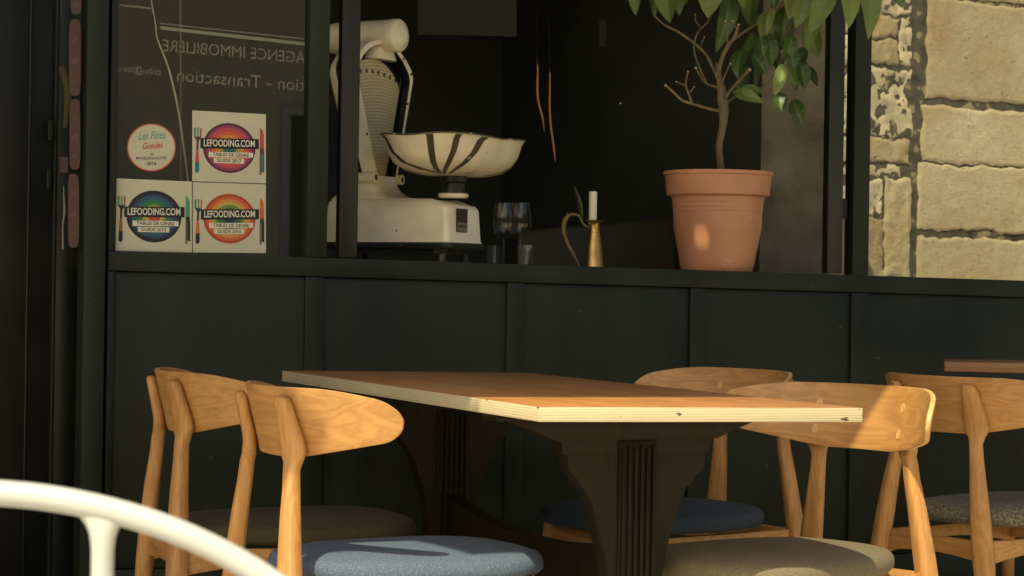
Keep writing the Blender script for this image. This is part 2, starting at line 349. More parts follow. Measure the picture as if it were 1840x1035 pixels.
# unseen canopy added overhead; its height and stepped edge place shade and skylight
def awning():
    t = thing('awning', 'flat dark fabric awning stretched out over the terrace above the tables', 'awning', fp(0, 3.1, 0))
    O = Vector(t.location)
    cloth = mat("shade_canvas", (.10, .10, .085), rough=.9, var=.1, bump=.2, bscale=200)
    EDGE, Z0, Z1 = 3.875, 3.5, 4.547
    def z(o): return Z0 + (Z1 - Z0) * o / EDGE
    def hole(pt):                       # a hole added so that one fleck of sun reaches PT
        p = Vector(pt); o = (p - F0).dot(NO); hz = SUN_H.dot(Vector((NO.x, NO.y))); k = math.tan(SUN_EL) / hz
        oo = (Z0 - p.z + k * o) / (k - (Z1 - Z0) / EDGE)
        s = (oo - o) / hz; q = p + Vector((SUN_H.x * s, SUN_H.y * s, 0))
        return (q - F0).dot(UX), oo
    hs = [(hole(at(1257, 414, 7.025)), .021, .030), (hole(at(1394, 146, 7.12)), .028, .035), (hole(at(1215, 160, 7.09)), .026, .03)]
    def onto(pt):
        p = Vector(pt); o = (p - F0).dot(NO); hz = SUN_H.dot(Vector((NO.x, NO.y))); k = math.tan(SUN_EL) / hz
        oo = (Z0 - p.z + k * o) / (k - (Z1 - Z0) / EDGE); s = (oo - o) / hz; q = p + Vector((SUN_H.x * s, SUN_H.y * s, 0))
        return (q - F0).dot(UX), oo
    FR = ((-5.6, 3.875, -3.205, 3.875), (-3.205, 3.70, -3.03, 3.70), (-3.03, 3.99, -2.88, 3.96), (-2.88, 3.89, -2.09, 3.80), (-2.09, 3.80, -1.8, 3.73), (-1.8, 3.73, 4.6, 3.73))  # front edge stepped so the shade line falls on chairs and table as wanted
    bm = bmesh.new()
    # canvas as strips around each hole
    rects = [(-5.6, 4.6, 0.0, 3.5)]
    for (hu, ho), ru, ro in hs:
        nr = []
        for (a, b, c, d) in rects:
            if a < hu - ru and hu + ru < b and c < ho - ro and ho + ro < d:
                nr += [(a, hu - ru, c, d), (hu + ru, b, c, d), (hu - ru, hu + ru, c, ho - ro), (hu - ru, hu + ru, ho + ro, d)]
            else: nr.append((a, b, c, d))
        rects = nr
    for a, b, c, d in rects:
        pts = [gp(a, c, z(c)), gp(b, c, z(c)), gp(b, d, z(d)), gp(a, d, z(d))]
        hexa(bm, pts + [p + Vector((0, 0, .004)) for p in pts])
    for ua, oa, ub, ob in FR:
        pts = [gp(ua, 3.5, z(3.5)), gp(ub, 3.5, z(3.5)), gp(ub, ob, z(ob)), gp(ua, oa, z(oa))]
        hexa(bm, pts + [p + Vector((0, 0, .004)) for p in pts])
    for (hu, ho), ru, ro in hs:         # rounded corners of each hole
        for sx in (-1, 1):
            for sy in (-1, 1):
                c0 = gp(hu + sx * ru, ho + sy * ro, z(ho + sy * ro))
                a0 = gp(hu + sx * ru * .35, ho + sy * ro, z(ho + sy * ro)); b0 = gp(hu + sx * ru, ho + sy * ro * .35, z(ho + sy * ro * .35))
                up = Vector((0, 0, .003)); v = [bm.verts.new(q) for q in (c0, a0, b0, c0 + up, a0 + up, b0 + up)]
                for f in ((0, 1, 2), (3, 5, 4), (0, 3, 4, 1), (1, 4, 5, 2), (2, 5, 3, 0)): bm.faces.new([v[i] for i in f])
    link('canopy', bm, cloth, t, False, O)
    for u in (-3.2, 3.8):
        bm = bmesh.new(); tube(bm, [gp(u, .03, 2.9), gp(u + .1, 2.0, 3.9), gp(u, 3.7, z(3.7) - .03)], .02, 8); link('arm', bm, M_PAINT2, t, True, O)
awning()

# ------------------------------------------------------------------ entrance at the left
def entrance():
    t = thing('entrance_door', 'dark recessed entrance door beside the corner post of the shopfront', 'door', gp(U_P0 - .5, -.30, 0))
    O = Vector(t.location); u1 = U_P0 - .002
    def part(n, u0, u1_, w0, w1, o0, o1, m=M_PAINT2, parent=t):
        bm = bmesh.new(); fbox(bm, u0, u1_, w0, w1, o0, o1); bevel(bm, .003); return link(n, bm, m, parent, True, O)
    part('door_leaf', u1 - 1.25, u1 + .05, 0.02, 2.7, -.36, -.32)
    a = uof(52, 500, -.3); b = uof(98, 500, -.3)
    part('moulding', b - .006, b + .004, .1, 2.6, -.319, -.306, M_PAINT)
    part('moulding', a - .006, a + .002, .1, 2.6, -.319, -.312)
    part('stile', b + .005, u1 + .05, .1, 2.6, -.319, -.313)
    hu, hw = uw(90, 235, -.3)
    h = part('handle', hu - .008, hu + .008, hw - .03, hw + .03, -.311, -.285, M_PAINT)
    part('keyhole_plate', hu - .008, hu + .008, hw - .17, hw - .11, -.311, -.303, M_PAINT)
entrance()

# ------------------------------------------------------------------ text
def text_bm(s, f, size=1.0, sx=1.0, shear=0.0, bold=0.0, mirror=False, align='CENTER'):
    """flat letters; f maps (x, y) in letter heights to world"""
    cu = bpy.data.curves.new("t", 'FONT'); cu.body = s; cu.align_x = align; cu.align_y = 'CENTER'; cu.size = size
    cu.shear = shear; cu.offset = bold; cu.resolution_u = 3
    ob = bpy.data.objects.new("t", cu); C.objects.link(ob); dg = bpy.context.evaluated_depsgraph_get()
    me = bpy.data.meshes.new_from_object(ob.evaluated_get(dg)); bm = bmesh.new(); bm.from_mesh(me)
    bpy.data.objects.remove(ob); bpy.data.curves.remove(cu); bpy.data.meshes.remove(me)
    for v in bm.verts: v.co = f(v.co.x * sx * (-1 if mirror else 1), v.co.y)
    return bm
def merge(dst, src, mi=0):
    mp = {}
    for v in src.verts: mp[v] = dst.verts.new(v.co)
    for f in src.faces:
        try: nf = dst.faces.new([mp[v] for v in f.verts]); nf.material_index = mi
        except ValueError: pass
    src.free()
def sticker_frame(px):       # four photo corners (tl, tr, br, bl) -> (s, t, layer) on the pane, s and t in -1..1
    q = [uw(x, y, -.017) for x, y in px]
    def f(s, t, k=0):
        a, b = (s + 1) / 2, (t + 1) / 2
        u = (q[3][0] * (1 - a) + q[2][0] * a) * (1 - b) + (q[0][0] * (1 - a) + q[1][0] * a) * b
        v = (q[3][1] * (1 - a) + q[2][1] * a) * (1 - b) + (q[0][1] * (1 - a) + q[1][1] * a) * b
        return fp(u, v, -.0165 + k * .0005)
    return f
def poly(pts, f, k=0):
    bm = bmesh.new(); bm.faces.new([bm.verts.new(f(x, y, k)) for x, y in pts]); return bm
def ring_pts(r, cx=0, cy=0, n=48): return [(cx + r * math.cos(2 * math.pi * i / n), cy + r * math.sin(2 * math.pi * i / n)) for i in range(n)]
PAPER = mat("sticker_paper", (.60, .57, .42), rough=.4, var=.04, vscale=12)
INKW = mat("sticker_white", (.74, .70, .55), rough=.4)
INKK = flat((18, 18, 18))
def plate_sticker(px, bands, year, label, cut):
    f = sticker_frame(px)
    t = thing('window_sticker', label, 'sticker', f(0, -1), 0, 'square plate stickers on the window'); O = Vector(t.location)
    bm = bmesh.new(); pts = [(-.995, -.995), (.995, -.995), (.995, .995), (-.995, .995)]
    hexa(bm, [f(x, y, -1) for x, y in pts] + [f(x, y, 0) for x, y in pts]); link('paper', bm, PAPER, t, False, O)
    bm = bmesh.new(); ms = []
    for i, (r, c) in enumerate(bands):
        b = poly(ring_pts(r, .0, -.02), f, .4 + i * .25); ms.append(flat(c)); merge(bm, b, len(ms) - 1)
    link('plate_print', bm, ms, t, False, O)
    K = .4 + len(bands) * .25 + .4
    bm = bmesh.new(); b = poly([(-.78, -.06), (.80, -.02), (.80, .27), (-.78, .23)], f, K); merge(bm, b, 0)
    b = text_bm('LEFOODING.COM', lambda x, y: f(x * .1, .105 + y * .155 + x * .0025, K + .4), 1.75, .98, 0, .035)
    merge(bm, b, 1); link('name_banner', bm, [INKK, INKW], t, False, O)
    bm = bmesh.new(); merge(bm, poly([(-.56, -.30), (.64, -.27), (.64, -.13), (-.56, -.15)], f, K), 0)
    merge(bm, poly([(-.42, -.46), (.40, -.45), (.40, -.31), (-.42, -.32)], f, K - .1), 0)
    merge(bm, text_bm('TABLES DE GENRE', lambda x, y: f(.04 + x * .1, -.215 + y * .11, K + .4), 1.2, 1.0, 0, .02), 1)
    merge(bm, text_bm('GUIDE ' + year, lambda x, y: f(-.01 + x * .1, -.385 + y * .11, K + .4), 1.2, 1.05, 0, .02), 1)
    link('caption', bm, [INKW, INKK], t, False, O)
    # fork
    bm = bmesh.new(); cs = [flat(c) for c in cut]
    x0 = -.86
    merge(bm, poly([(x0 - .09, .50), (x0 - .03, .52), (x0 - .045, .25), (x0 - .09, .28)], f, .5), 0)
    merge(bm, poly([(x0 + .0, .52), (x0 + .045, .52), (x0 + .04, .25), (x0 + .0, .25)], f, .5), 1)
    merge(bm, poly([(x0 + .07, .51), (x0 + .12, .50), (x0 + .11, .26), (x0 + .07, .24)], f, .5), 2)
    merge(bm, poly([(x0 - .09, .28), (x0 + .11, .26), (x0 + .04, .14), (x0 + .03, -.1), (x0 - .03, -.1), (x0 - .02, .14)], f, .6), 3)
    merge(bm, poly([(x0 - .03, -.1), (x0 + .03, -.1), (x0 + .05, -.45), (x0 - .06, -.45)], f, .6), 2)
    merge(bm, poly([(x0 - .06, -.45), (x0 + .05, -.45), (x0 + .05, -.70), (x0, -.76), (x0 - .06, -.72)], f, .6), 4)
    link('fork_print', bm, cs, t, False, O)
    bm = bmesh.new(); x0 = .88
    merge(bm, poly([(x0 - .05, .60), (x0 + .03, .52), (x0 + .06, .40), (x0 + .06, .0), (x0 - .05, .0)], f, .5), 2 if year != '2015' else 0)
    merge(bm, poly([(x0 - .05, .0), (x0 + .06, .0), (x0 + .07, -.15), (x0 - .05, -.15)], f, .5), 3)
    merge(bm, poly([(x0 + .0, -.15), (x0 + .07, -.15), (x0 + .07, -.70), (x0 + .0, -.66)], f, .5), 4)
    merge(bm, poly([(x0 - .06, -.15), (x0 + .0, -.15), (x0 + .0, -.75), (x0 - .06, -.76)], f, .5), 5)
    link('knife_print', bm, cs, t, False, O)
plate_sticker([(345, 198), (478, 205), (478, 330), (345, 326)],
    [(.71, (88, 34, 62)), (.64, (150, 60, 92)), (.57, (196, 74, 84)), (.46, (214, 100, 60)), (.37, (210, 138, 64)), (.28, (170, 150, 60)), (.19, (60, 110, 70)), (.13, (34, 96, 100))], '2017',
    'square sticker with pink and purple rimmed plate, above the orange plate sticker', [(40, 140, 130), (60, 140, 90), (196, 70, 80), (90, 50, 60), (30, 110, 125), (120, 90, 70)])
plate_sticker([(208, 320), (345, 326), (345, 454), (207, 451)],
    [(.72, (22, 24, 32)), (.64, (40, 44, 70)), (.58, (34, 84, 110)), (.48, (34, 112, 96)), (.40, (66, 124, 54)), (.32, (140, 150, 66)), (.24, (204, 168, 78)), (.17, (190, 84, 56))], '2015',
    'square sticker with black and blue rimmed plate, under the round sticker', [(70, 150, 110), (120, 140, 60), (150, 90, 60), (40, 34, 34), (20, 22, 28), (110, 100, 80)])
plate_sticker([(346, 327), (478, 331), (478, 455), (346, 454)],
    [(.71, (178, 66, 48)), (.64, (206, 96, 58)), (.56, (212, 140, 72)), (.48, (196, 168, 84)), (.40, (112, 138, 62)), (.31, (50, 108, 66)), (.22, (32, 92, 96)), (.14, (24, 40, 62))], '2016',
    'square sticker with orange rimmed plate, below the pink plate sticker', [(40, 130, 130), (110, 140, 80), (210, 100, 50), (30, 60, 70), (24, 26, 32), (120, 100, 80)])
def round_sticker():
    f = sticker_frame([(227, 221), (317, 221), (317, 309), (227, 309)])
    t = thing('window_sticker', 'round cream sticker with a red rim above the blue plate sticker', 'sticker', f(0, -1)); O = Vector(t.location)
    bm = bmesh.new(); p = ring_pts(1, n=64); loft(bm, [[f(x, y, -1) for x, y in p], [f(x, y, 0) for x, y in p]]); link('rim', bm, flat((140, 60, 44)), t, False, O)
    bm = bmesh.new(); merge(bm, poly(ring_pts(.95, n=64), f, .4)); merge(bm, poly(ring_pts(.91, n=64), f, .7), 1); link('paper', bm, [flat((214, 150, 118)), PAPER], t, False, O)
    bm = bmesh.new()
    merge(bm, text_bm('Les Fines', lambda x, y: f(x * .17, .48 + y * .24 + x * .01, 1.2), 1.9, .92, .35, .03), 0)
    merge(bm, text_bm('Gueules', lambda x, y: f(.02 + x * .17, .07 + y * .22 + x * .01, 1.2), 1.65, .88, .35, .03), 1)
    merge(bm, text_bm('DE', lambda x, y: f(x * .1, -.28 + y * .1, 1.2), 1.1, 1, 0, .02), 2)
    merge(bm, text_bm('MONSIEUR BOULOTIET', lambda x, y: f(x * .1, -.44 + y * .13, 1.2), 1.15, 1.02, 0, .02), 2)
    merge(bm, text_bm('-2016-', lambda x, y: f(x * .14, -.66 + y * .15, 1.2), 1.3, 1.0, 0, .03), 2)
    link('lettering', bm, [flat((96, 158, 138)), flat((190, 74, 54)), INKK], t, False, O)
round_sticker()
# reflection of a street sign, modelled as grey mirrored letters on the left pane
LET = mat("grey_reflection_letters", (.19, .19, .15), rough=.5)
def mirrored(s, pa, pb, hpx, label, sx=None, name='reflected_lettering'):
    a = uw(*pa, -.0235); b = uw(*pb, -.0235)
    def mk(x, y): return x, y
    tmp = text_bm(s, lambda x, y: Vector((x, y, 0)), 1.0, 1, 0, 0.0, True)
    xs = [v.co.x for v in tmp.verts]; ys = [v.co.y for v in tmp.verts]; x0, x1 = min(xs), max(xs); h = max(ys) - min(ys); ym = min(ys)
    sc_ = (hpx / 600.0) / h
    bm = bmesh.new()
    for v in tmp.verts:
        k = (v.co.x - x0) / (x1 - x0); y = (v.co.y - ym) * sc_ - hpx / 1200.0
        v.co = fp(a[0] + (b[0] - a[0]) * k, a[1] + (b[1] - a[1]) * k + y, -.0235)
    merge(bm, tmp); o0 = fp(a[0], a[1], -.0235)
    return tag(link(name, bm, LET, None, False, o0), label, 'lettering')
mirrored('AGENCE IMMOBILIERE', (292, 81), (548, 104), 20, 'upper line of a sign reflection, modelled as thin grey backward capitals on the left window')
mirrored('tion - Transaction', (318, 135), (548, 153), 21, 'lower line of a sign reflection, modelled as thin grey backward letters beside the white cable')
mirrored('tids@orc', (211, 123), (290, 131), 15, 'short reflected word with an at sign, modelled as backward letters at the window edge')
for (a, b, th, lab) in (((288, 42), (547, 70), 2, 'thin reflected line modelled in grey above the thick one on the left window'), ((288, 50), (547, 79), 6, 'thick reflected line modelled in grey green over the backward capitals on the left window'), ((212, 9), (272, 15), 3, 'short reflected line modelled in grey high on the left window beside the cable')):
    pa, pb = uw(*a, -.0235), uw(*b, -.0235); t_ = th / 620.0  # reflected lines of the building opposite, modelled as strips on the pane
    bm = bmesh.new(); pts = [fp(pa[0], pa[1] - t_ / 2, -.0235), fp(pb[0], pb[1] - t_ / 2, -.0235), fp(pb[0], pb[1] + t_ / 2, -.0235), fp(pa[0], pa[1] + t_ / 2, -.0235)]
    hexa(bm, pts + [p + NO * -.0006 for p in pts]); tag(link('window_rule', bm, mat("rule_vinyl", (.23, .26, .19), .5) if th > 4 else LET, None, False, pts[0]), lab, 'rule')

# cable and copper pipe behind the left pane
bm = bmesh.new(); pts = [at(268, -60, 6.45), at(272, 0, 6.45), at(279, 40, 6.45), at(283, 70, 6.45), at(302, 120, 6.46), at(318, 185, 6.46), at(330, 262, 6.47), at(338, 330, 6.47), at(342, 400, 6.47), at(350, 500, 6.48)]
tube(bm, pts, [.003, .003, .0035, .004, .005, .006, .006, .005, .005, .005], 8, flat=.5)
tag(link('cable', bm, mat("ivory_cable", (.75, .70, .5), .5), None, True, pts[-1]), 'ivory flat cable hanging behind the left window beside the round sticker', 'cable')
bm = bmesh.new(); tube(bm, [at(324, -80, 6.62), at(325, 300, 6.62), at(322, 520, 6.62)], .0035, 8)
tag(link('pipe', bm, mat("copper_pipe", (.16, .095, .045), .5, var=.3, vscale=20), None, True, at(322, 520, 6.62)), 'thin brown vertical pipe inside the left window behind the cable', 'pipe')

# ------------------------------------------------------------------ red card strip hanging in the entrance
def cards():
    t = thing('card_strip', 'hanging strip of dark red rounded cards beside the corner post', 'cards', at(134, 470, 6.2)); O = Vector(t.location)
    red = mat("dark_red_card", (.060, .017, .012), .5, var=.15, vscale=30); inkm = flat((110, 92, 78))
    for i, (xa, xb, ya, yb) in enumerate(((127, 146, -60, 26), (124, 145, 34, 172), (125, 144, 178, 305), (122, 142, 312, 445))):
        n = 28; pts = []; cx, cy, a, b = (xa + xb) / 2, (ya + yb) / 2, (xb - xa) / 2, (yb - ya) / 2
        for k in range(n):
            th = 2 * math.pi * k / n; c, s = math.cos(th), math.sin(th)
            pts.append((cx + a * math.copysign(abs(c) ** .55, c), cy + b * math.copysign(abs(s) ** .3, s)))
        bm = bmesh.new(); loft(bm, [[at(x, y, 6.22) for x, y in pts], [at(x, y, 6.225) for x, y in pts]])
        cd = link('card', bm, red, t, False, O)
        for frac, s_, sz in ((.28, 'JOTE', 5), (.55, 'MICHEL', 6), (.80, 'home', 4)):
            bm = bmesh.new()
            yy = ya + (yb - ya) * frac
            merge(bm, text_bm(s_, lambda x, y, yy=yy, sz=sz: at(cx + x * sz * .62, yy - y * sz * 2.4 - x * sz * .25, 6.218), 1.0))
            link('lettering', bm, inkm, cd, False, O)
cards()
bm = bmesh.new(); tube(bm, [at(114, 335, 6.24), at(116, 380, 6.24), at(113, 405, 6.24), at(113, 448, 6.24)], [.001, .004, .002, .003], 8)
tag(link('key_tassel', bm, mat("pale_cord", (.22, .20, .15), .7), None, True, at(113, 448, 6.24)), 'pale thin tassel hanging beside the red cards', 'tassel')
bm = bmesh.new(); box(bm, (0, 0, 0), (1, 1, 1), lambda a, b, c: at(108 + a * 14, 310 - c * 28, 6.235 + b * .006)); tag(link('price_tag', bm, mat("dull_pink_card", (.045, .016, .020), .6), None, False, at(110, 310, 6.235)), 'small dull pink tag next to the red cards', 'tag')
bm = bmesh.new(); tube(bm, [at(112, 120, 6.25), at(122, 150, 6.25), at(124, 175, 6.25), at(118, 230, 6.25)], [.012, .016, .014, .008], 10)
tag(link('hanging_cloth', bm, mat("olive_cloth", (.05, .042, .016), .9), None, True, at(118, 230, 6.25)), 'olive coloured cloth hanging behind the red cards', 'cloth')

# ------------------------------------------------------------------ interior
M_DARK = mat("dark_interior_plaster", (.11, .115, .085), rough=.8, var=.2, vscale=2)
M_DIM = mat("dim_panel", (.17, .165, .125), rough=.9, var=.15, vscale=3)
def ibox(u0, u1, w0, w1, o0, o1):
    bm = bmesh.new(); box(bm, (u0, o0, w0), (u1, o1, w1), gp); return bm
U_C = uof(1490) + .42
tag(link('interior_floor', ibox(-3.2, 4.6, .001, .02, -5.2, -.05), mat("dark_boards", (.03, .022, .014), .5, var=.3, vscale=4), None, False), kind='structure')
def wallthing(name, bm, m, lab, cat, org): return tag(link(name, bm, m, None, False, org), lab, cat)
wallthing('back_wall', ibox(-3.2, U_C + .1, .021, 3.0, -4.1, -4.0), M_DARK, 'black wall at the back of the dim room', 'wall', gp(0, -4, 0))
wallthing('side_wall', ibox(-3.3, -3.201, .021, 3.0, -4.1, -.1), M_DARK, 'black side wall of the dim room behind the stickered window', 'wall', gp(-3.2, -2, 0))
wallthing('ceiling', ibox(-3.3, U_C + .1, 3.001, 3.1, -4.1, -.071), M_DARK, 'black ceiling over the dim room', 'ceiling', gp(0, -2, 3))
wallthing('partition_wall', ibox(U_C, U_C + .1, .021, 3.0, -3.999, -1.25), M_DARK, 'dark partition running back from the concrete pillar', 'wall', gp(U_C, -2, 0))
# concrete pillar
dpl = 8.15
pa, pb = at(1364, 480, dpl), at(1496, 480, dpl)
bm = bmesh.new(); box(bm, (0, 0, .02), (1, 1, 3.0), lambda a, b, c: Vector((pa.x + (pb.x - pa.x) * a + .03 * b, dpl + .02 + .25 * b + a * .05, c))); bevel(bm, .012)
tag(link('concrete_pillar', bm, mat("stained_concrete", (.23, .195, .13), rough=.85, var=.45, vscale=6, bump=.5, bscale=25, speck=((.30, .26, .18), 30, .70)), None, True, (pa.x, dpl, 0)), 'stained brown concrete pillar behind the potted lemon tree', 'pillar')
# dim boards and bench in the room
def dim(name, px, Y, th, m, lab, cat):
    p = [at(x, y, Y) for x, y in px]; bm = bmesh.new(); hexa(bm, p + [q + Vector((0, th, 0)) for q in p]); bevel(bm, .004)
    return tag(link(name, bm, m, None, True, p[0]), lab, cat)
dim('wall_board', [(750, 62), (928, 66), (928, -60), (750, -60)], 9.6, .03, M_DIM, 'wide dim grey board high in the room beyond the scale', 'board')
dim('wall_board', [(1076, 84), (1186, 92), (1186, 40), (1076, 34)], 9.8, .03, M_DIM, 'small dim grey board in the room beyond the lemon branches', 'board')
def bench():
    t = thing('banquette', 'dark olive upholstered bench inside behind the candle jug', 'bench', at(1080, 700, 8.3)); O = Vector(t.location)
    O.z = 0; t.location = O
    mm = mat("olive_leather", (.06, .048, .022), .55, var=.2, vscale=6)
    p0, p1 = at(930, 414, 8.2), at(1216, 390, 8.6)
    bm = bmesh.new(); pts = [Vector((p0.x, p0.y, .45)), Vector((p1.x, p1.y, .45)), Vector((p1.x + .02, p1.y + .12, .45)), Vector((p0.x + .02, p0.y + .12, .45))]
    top = [Vector((q.x, q.y, (p0.z if i in (0, 3) else p1.z))) for i, q in enumerate(pts)]
    hexa(bm, pts + top); bevel(bm, .02, 3); link('backrest', bm, mm, t, True, O)
    bm = bmesh.new(); box(bm, (0, 0, .12), (1, 1, .448), lambda a, b, c: Vector((p0.x + (p1.x - p0.x) * a, p0.y - .45 * (1 - b) + a * (p1.y - p0.y) + .1 * b, c))); bevel(bm, .02, 3); link('seat', bm, mm, t, True, O)
    bm = bmesh.new(); box(bm, (.05, .05, .021), (.95, .9, .119), lambda a, b, c: Vector((p0.x + (p1.x - p0.x) * a, p0.y - .45 * (1 - b) + a * (p1.y - p0.y) + .1 * b, c))); link('plinth', bm, M_PAINT2, t, False, O)
bench()
cop = mat("copper_glint", (.55, .29, .13), .5)  # sun glints in the dark room, put in as copper coloured strips
for (xa, ya, xb, yb, r, lab) in ((966, 110, 978, 238, .010, 'shorter orange sun glint in the dark room, modelled as a narrow copper coloured strip'), (988, 125, 998, 292, .009, 'longer orange sun glint in the dark room, modelled as a narrow copper coloured strip')):
    bm = bmesh.new(); tube(bm, [at(xa - 1, -60, 7.6), at(xa - 1, ya - 6, 7.6), at(xa, ya + 10, 7.6), at(xa, (ya + yb) / 2, 7.6), at(xb - 3, yb - 25, 7.6), at(xb, yb, 7.6)], [.00012, .00015, r * .6, r * .95, r * .9, .001], 12, flat=.5)
    tag(link('glint_strip', bm, cop, None, True, at(xb, yb, 7.6)), lab, 'glint')
bm = bmesh.new(); bmesh.ops.create_uvsphere(bm, u_segments=16, v_segments=10, radius=.006)
for v in bm.verts: v.co += at(1115, 186, 8.6)
tag(link('door_knob', bm, mat("chrome", (.9, .9, .88), .1, metal=1), None, True, at(1115, 186, 8.6)), 'tiny bright metal knob glinting in the dark room', 'knob')

# ------------------------------------------------------------------ stone wall lit from above behind the right pane
def stone_wall():
    yaw = R(33); Ex = Vector((math.cos(yaw), math.sin(yaw), 0)); Nn = Vector((math.sin(yaw), -math.cos(yaw), 0))
    P0 = at(1517, 400, 9.9); P0.z = 0
    t = thing('stone_wall', 'sunlit old limestone block wall with dark joints behind the right window pane', 'wall', P0)
    def sxy(px, py):
        d = ray(px, py); k = P0.dot(Nn) / d.dot(Nn); p = d * k; rel = p - P0
        return rel.dot(Ex), p.z + CH
    def W(s, z, o): return P0 + Ex * s + Vector((0, 0, z)) + Nn * o
    import mathutils.noise as mn
    st = mat("limestone", (.48, .40, .27), rough=.95, spec=.1)
    N, L = nodes(st); p = N['Principled BSDF']; tc = N.new('ShaderNodeTexCoord')
    def noise(sc_, det=8, rough=.6, dist=0):
        n = N.new('ShaderNodeTexNoise'); n.inputs['Scale'].default_value = sc_; n.inputs['Detail'].default_value = det
        n.inputs['Roughness'].default_value = rough; n.inputs['Distortion'].default_value = dist; L.new(tc.outputs['Object'], n.inputs['Vector']); return n
    def ramp(src, a, ca, b, cb):
        r_ = N.new('ShaderNodeValToRGB'); e = r_.color_ramp.elements; e[0].position = a; e[0].color = (*ca, 1); e[1].position = b; e[1].color = (*cb, 1); L.new(src, r_.inputs[0]); return r_.outputs[0]
    def mixc(f, a, b, mode='MIX'):
        m_ = N.new('ShaderNodeMix'); m_.data_type = 'RGBA'; m_.blend_type = mode
        if isinstance(f, float): m_.inputs[0].default_value = f
        else: L.new(f, m_.inputs[0])
        for i, v in ((6, a), (7, b)):
            if isinstance(v, tuple): m_.inputs[i].default_value = (*v, 1)
            else: L.new(v, m_.inputs[i])
        return m_.outputs[2]
    base = ramp(noise(3.5, 9).outputs[0], .3, (.45, .365, .225), .7, (.60, .52, .36))
    g2 = ramp(noise(1.7, 4, .5, 1).outputs[0], .45, (0, 0, 0), .62, (1, 1, 1)); base = mixc(g2, base, (.47, .355, .205))
    pits = ramp(noise(45, 4, .7).outputs[0], .30, (1, 1, 1), .40, (0, 0, 0)); base = mixc(pits, base, (.22, .15, .075))
    sp_ = ramp(noise(14, 6, .65, .8).outputs[0], .68, (0, 0, 0), .74, (1, 1, 1)); base = mixc(sp_, base, (.13, .10, .06))
    oi = N.new('ShaderNodeObjectInfo'); br_ = ramp(oi.outputs['Random'], 0, (.78, .76, .70), 1, (1.08, 1.08, 1.10)); base = mixc(1.0, base, br_, 'MULTIPLY')
    sm = ramp(noise(2.4, 6, .6, .4).outputs[0], .60, (0, 0, 0), .75, (.8, .8, .8)); base = mixc(sm, base, (.60, .53, .37))
    L.new(base, p.inputs['Base Color'])
    bu = N.new('ShaderNodeBump'); bu.inputs['Strength'].default_value = 1.0; bu.inputs['Distance'].default_value = .008; L.new(noise(55, 9, .75, 1.2).outputs[0], bu.inputs['Height']); L.new(bu.outputs[0], p.inputs['Normal'])
    mo = mat("dark_mortar", (.062, .052, .034), rough=1, var=.75, vscale=16, bump=1, bscale=40, speck=((.26, .21, .12), 16, .60))
    pl = mat("crumbling_plaster", (.50, .42, .28), rough=1, var=.3, vscale=10, bump=1, bscale=28, speck=((.07, .06, .04), 17, .575))
    bm = bmesh.new(); s0, _ = sxy(1440, 300); s1 = s0 + 3.2
    box(bm, (s0, -.12, .0), (s1, -.007, 3.4), lambda s, o, z: W(s, z, o)); link('mortar', bm, mo, t, False, P0)
    def block(x0, x1, y0, y1, m=st, depth=.0, amp=.0018, edge=.013, nm='block'):
        a = sxy((x0 + x1) / 2, y0); b = sxy((x0 + x1) / 2, y1); l = sxy(x0, (y0 + y1) / 2)[0]; r_ = sxy(x1, (y0 + y1) / 2)[0]
        zt, zb = a[1], b[1]; n1 = max(4, int((r_ - l) / .010)); n2 = max(4, int((zt - zb) / .010))
        n1, n2 = min(n1, 90), min(n2, 70)
        bm = bmesh.new(); g = []
        for j in range(n2 + 1):
            row = []
            for i in range(n1 + 1):
                s = l + (r_ - l) * i / n1; z = zb + (zt - zb) * j / n2
                de = min(i / n1 * (r_ - l), (1 - i / n1) * (r_ - l), j / n2 * (zt - zb), (1 - j / n2) * (zt - zb))
                q = Vector((s * 12, z * 12, x0 * .01)); w1 = mn.fractal(q, .8, 2.2, 4); w2 = mn.fractal(q + Vector((5, 9, 2)), .8, 2.2, 4)
                s += edge * w1; z += edge * w2
                o = depth + amp * mn.fractal(Vector((s * 22, z * 22, 1.3)), 1.0, 2.1, 5) - .004 * max(0, 1 - de / .006) ** 2
                row.append(bm.verts.new(W(s, z, o)))
            g.append(row)
        for j in range(n2):
            for i in range(n1): bm.faces.new([g[j][i], g[j][i + 1], g[j + 1][i + 1], g[j + 1][i]])
        # sides back into the mortar
        loop = [g[0][i] for i in range(n1 + 1)] + [g[j][n1] for j in range(1, n2 + 1)] + [g[n2][i] for i in range(n1 - 1, -1, -1)] + [g[j][0] for j in range(n2 - 1, 0, -1)]
        back = [bm.verts.new(v.co - Nn * .05) for v in loop]
        for i in range(len(loop)):
            k = (i + 1) % len(loop); bm.faces.new([loop[i], back[i], back[k], loop[k]])
        link(nm, bm, m, t, True, P0, )
    for (x0, x1, y0, y1) in ((1670, 1990, -190, 6), (1667, 1990, 12, 187), (1657, 1990, 200, 299), (1650, 1990, 302, 419), (1648, 1990, 432, 560), (1648, 1990, 564, 760)): block(x0, x1, y0, y1)
    for (x0, x1, y0, y1, m, d) in ((1470, 1636, 246, 292, st, 0), (1590, 1637, 320, 500, st, .004), (1480, 1588, 388, 560, st, .0), (1590, 1637, 503, 640, st, 0),
                                   (1470, 1641, 118, 244, pl, -.012), (1470, 1622, 294, 318, pl, -.01), (1480, 1588, 320, 386, pl, -.01), (1560, 1615, 70, 116, st, .0), (1470, 1556, 60, 116, pl, 0), (1617, 1641, 30, 116, pl, -.01),
                                   (1560, 1614, 30, 67, st, .0), (1470, 1556, 10, 58, st, 0), (1560, 1640, -60, 27, pl, -.005), (1470, 1556, -70, 8, pl, -.005), (1470, 1641, -190, -72, st, 0), (1480, 1588, 563, 760, st, 0)):
        block(x0, x1, y0, y1, m, d * .5, .005, .016)
stone_wall()
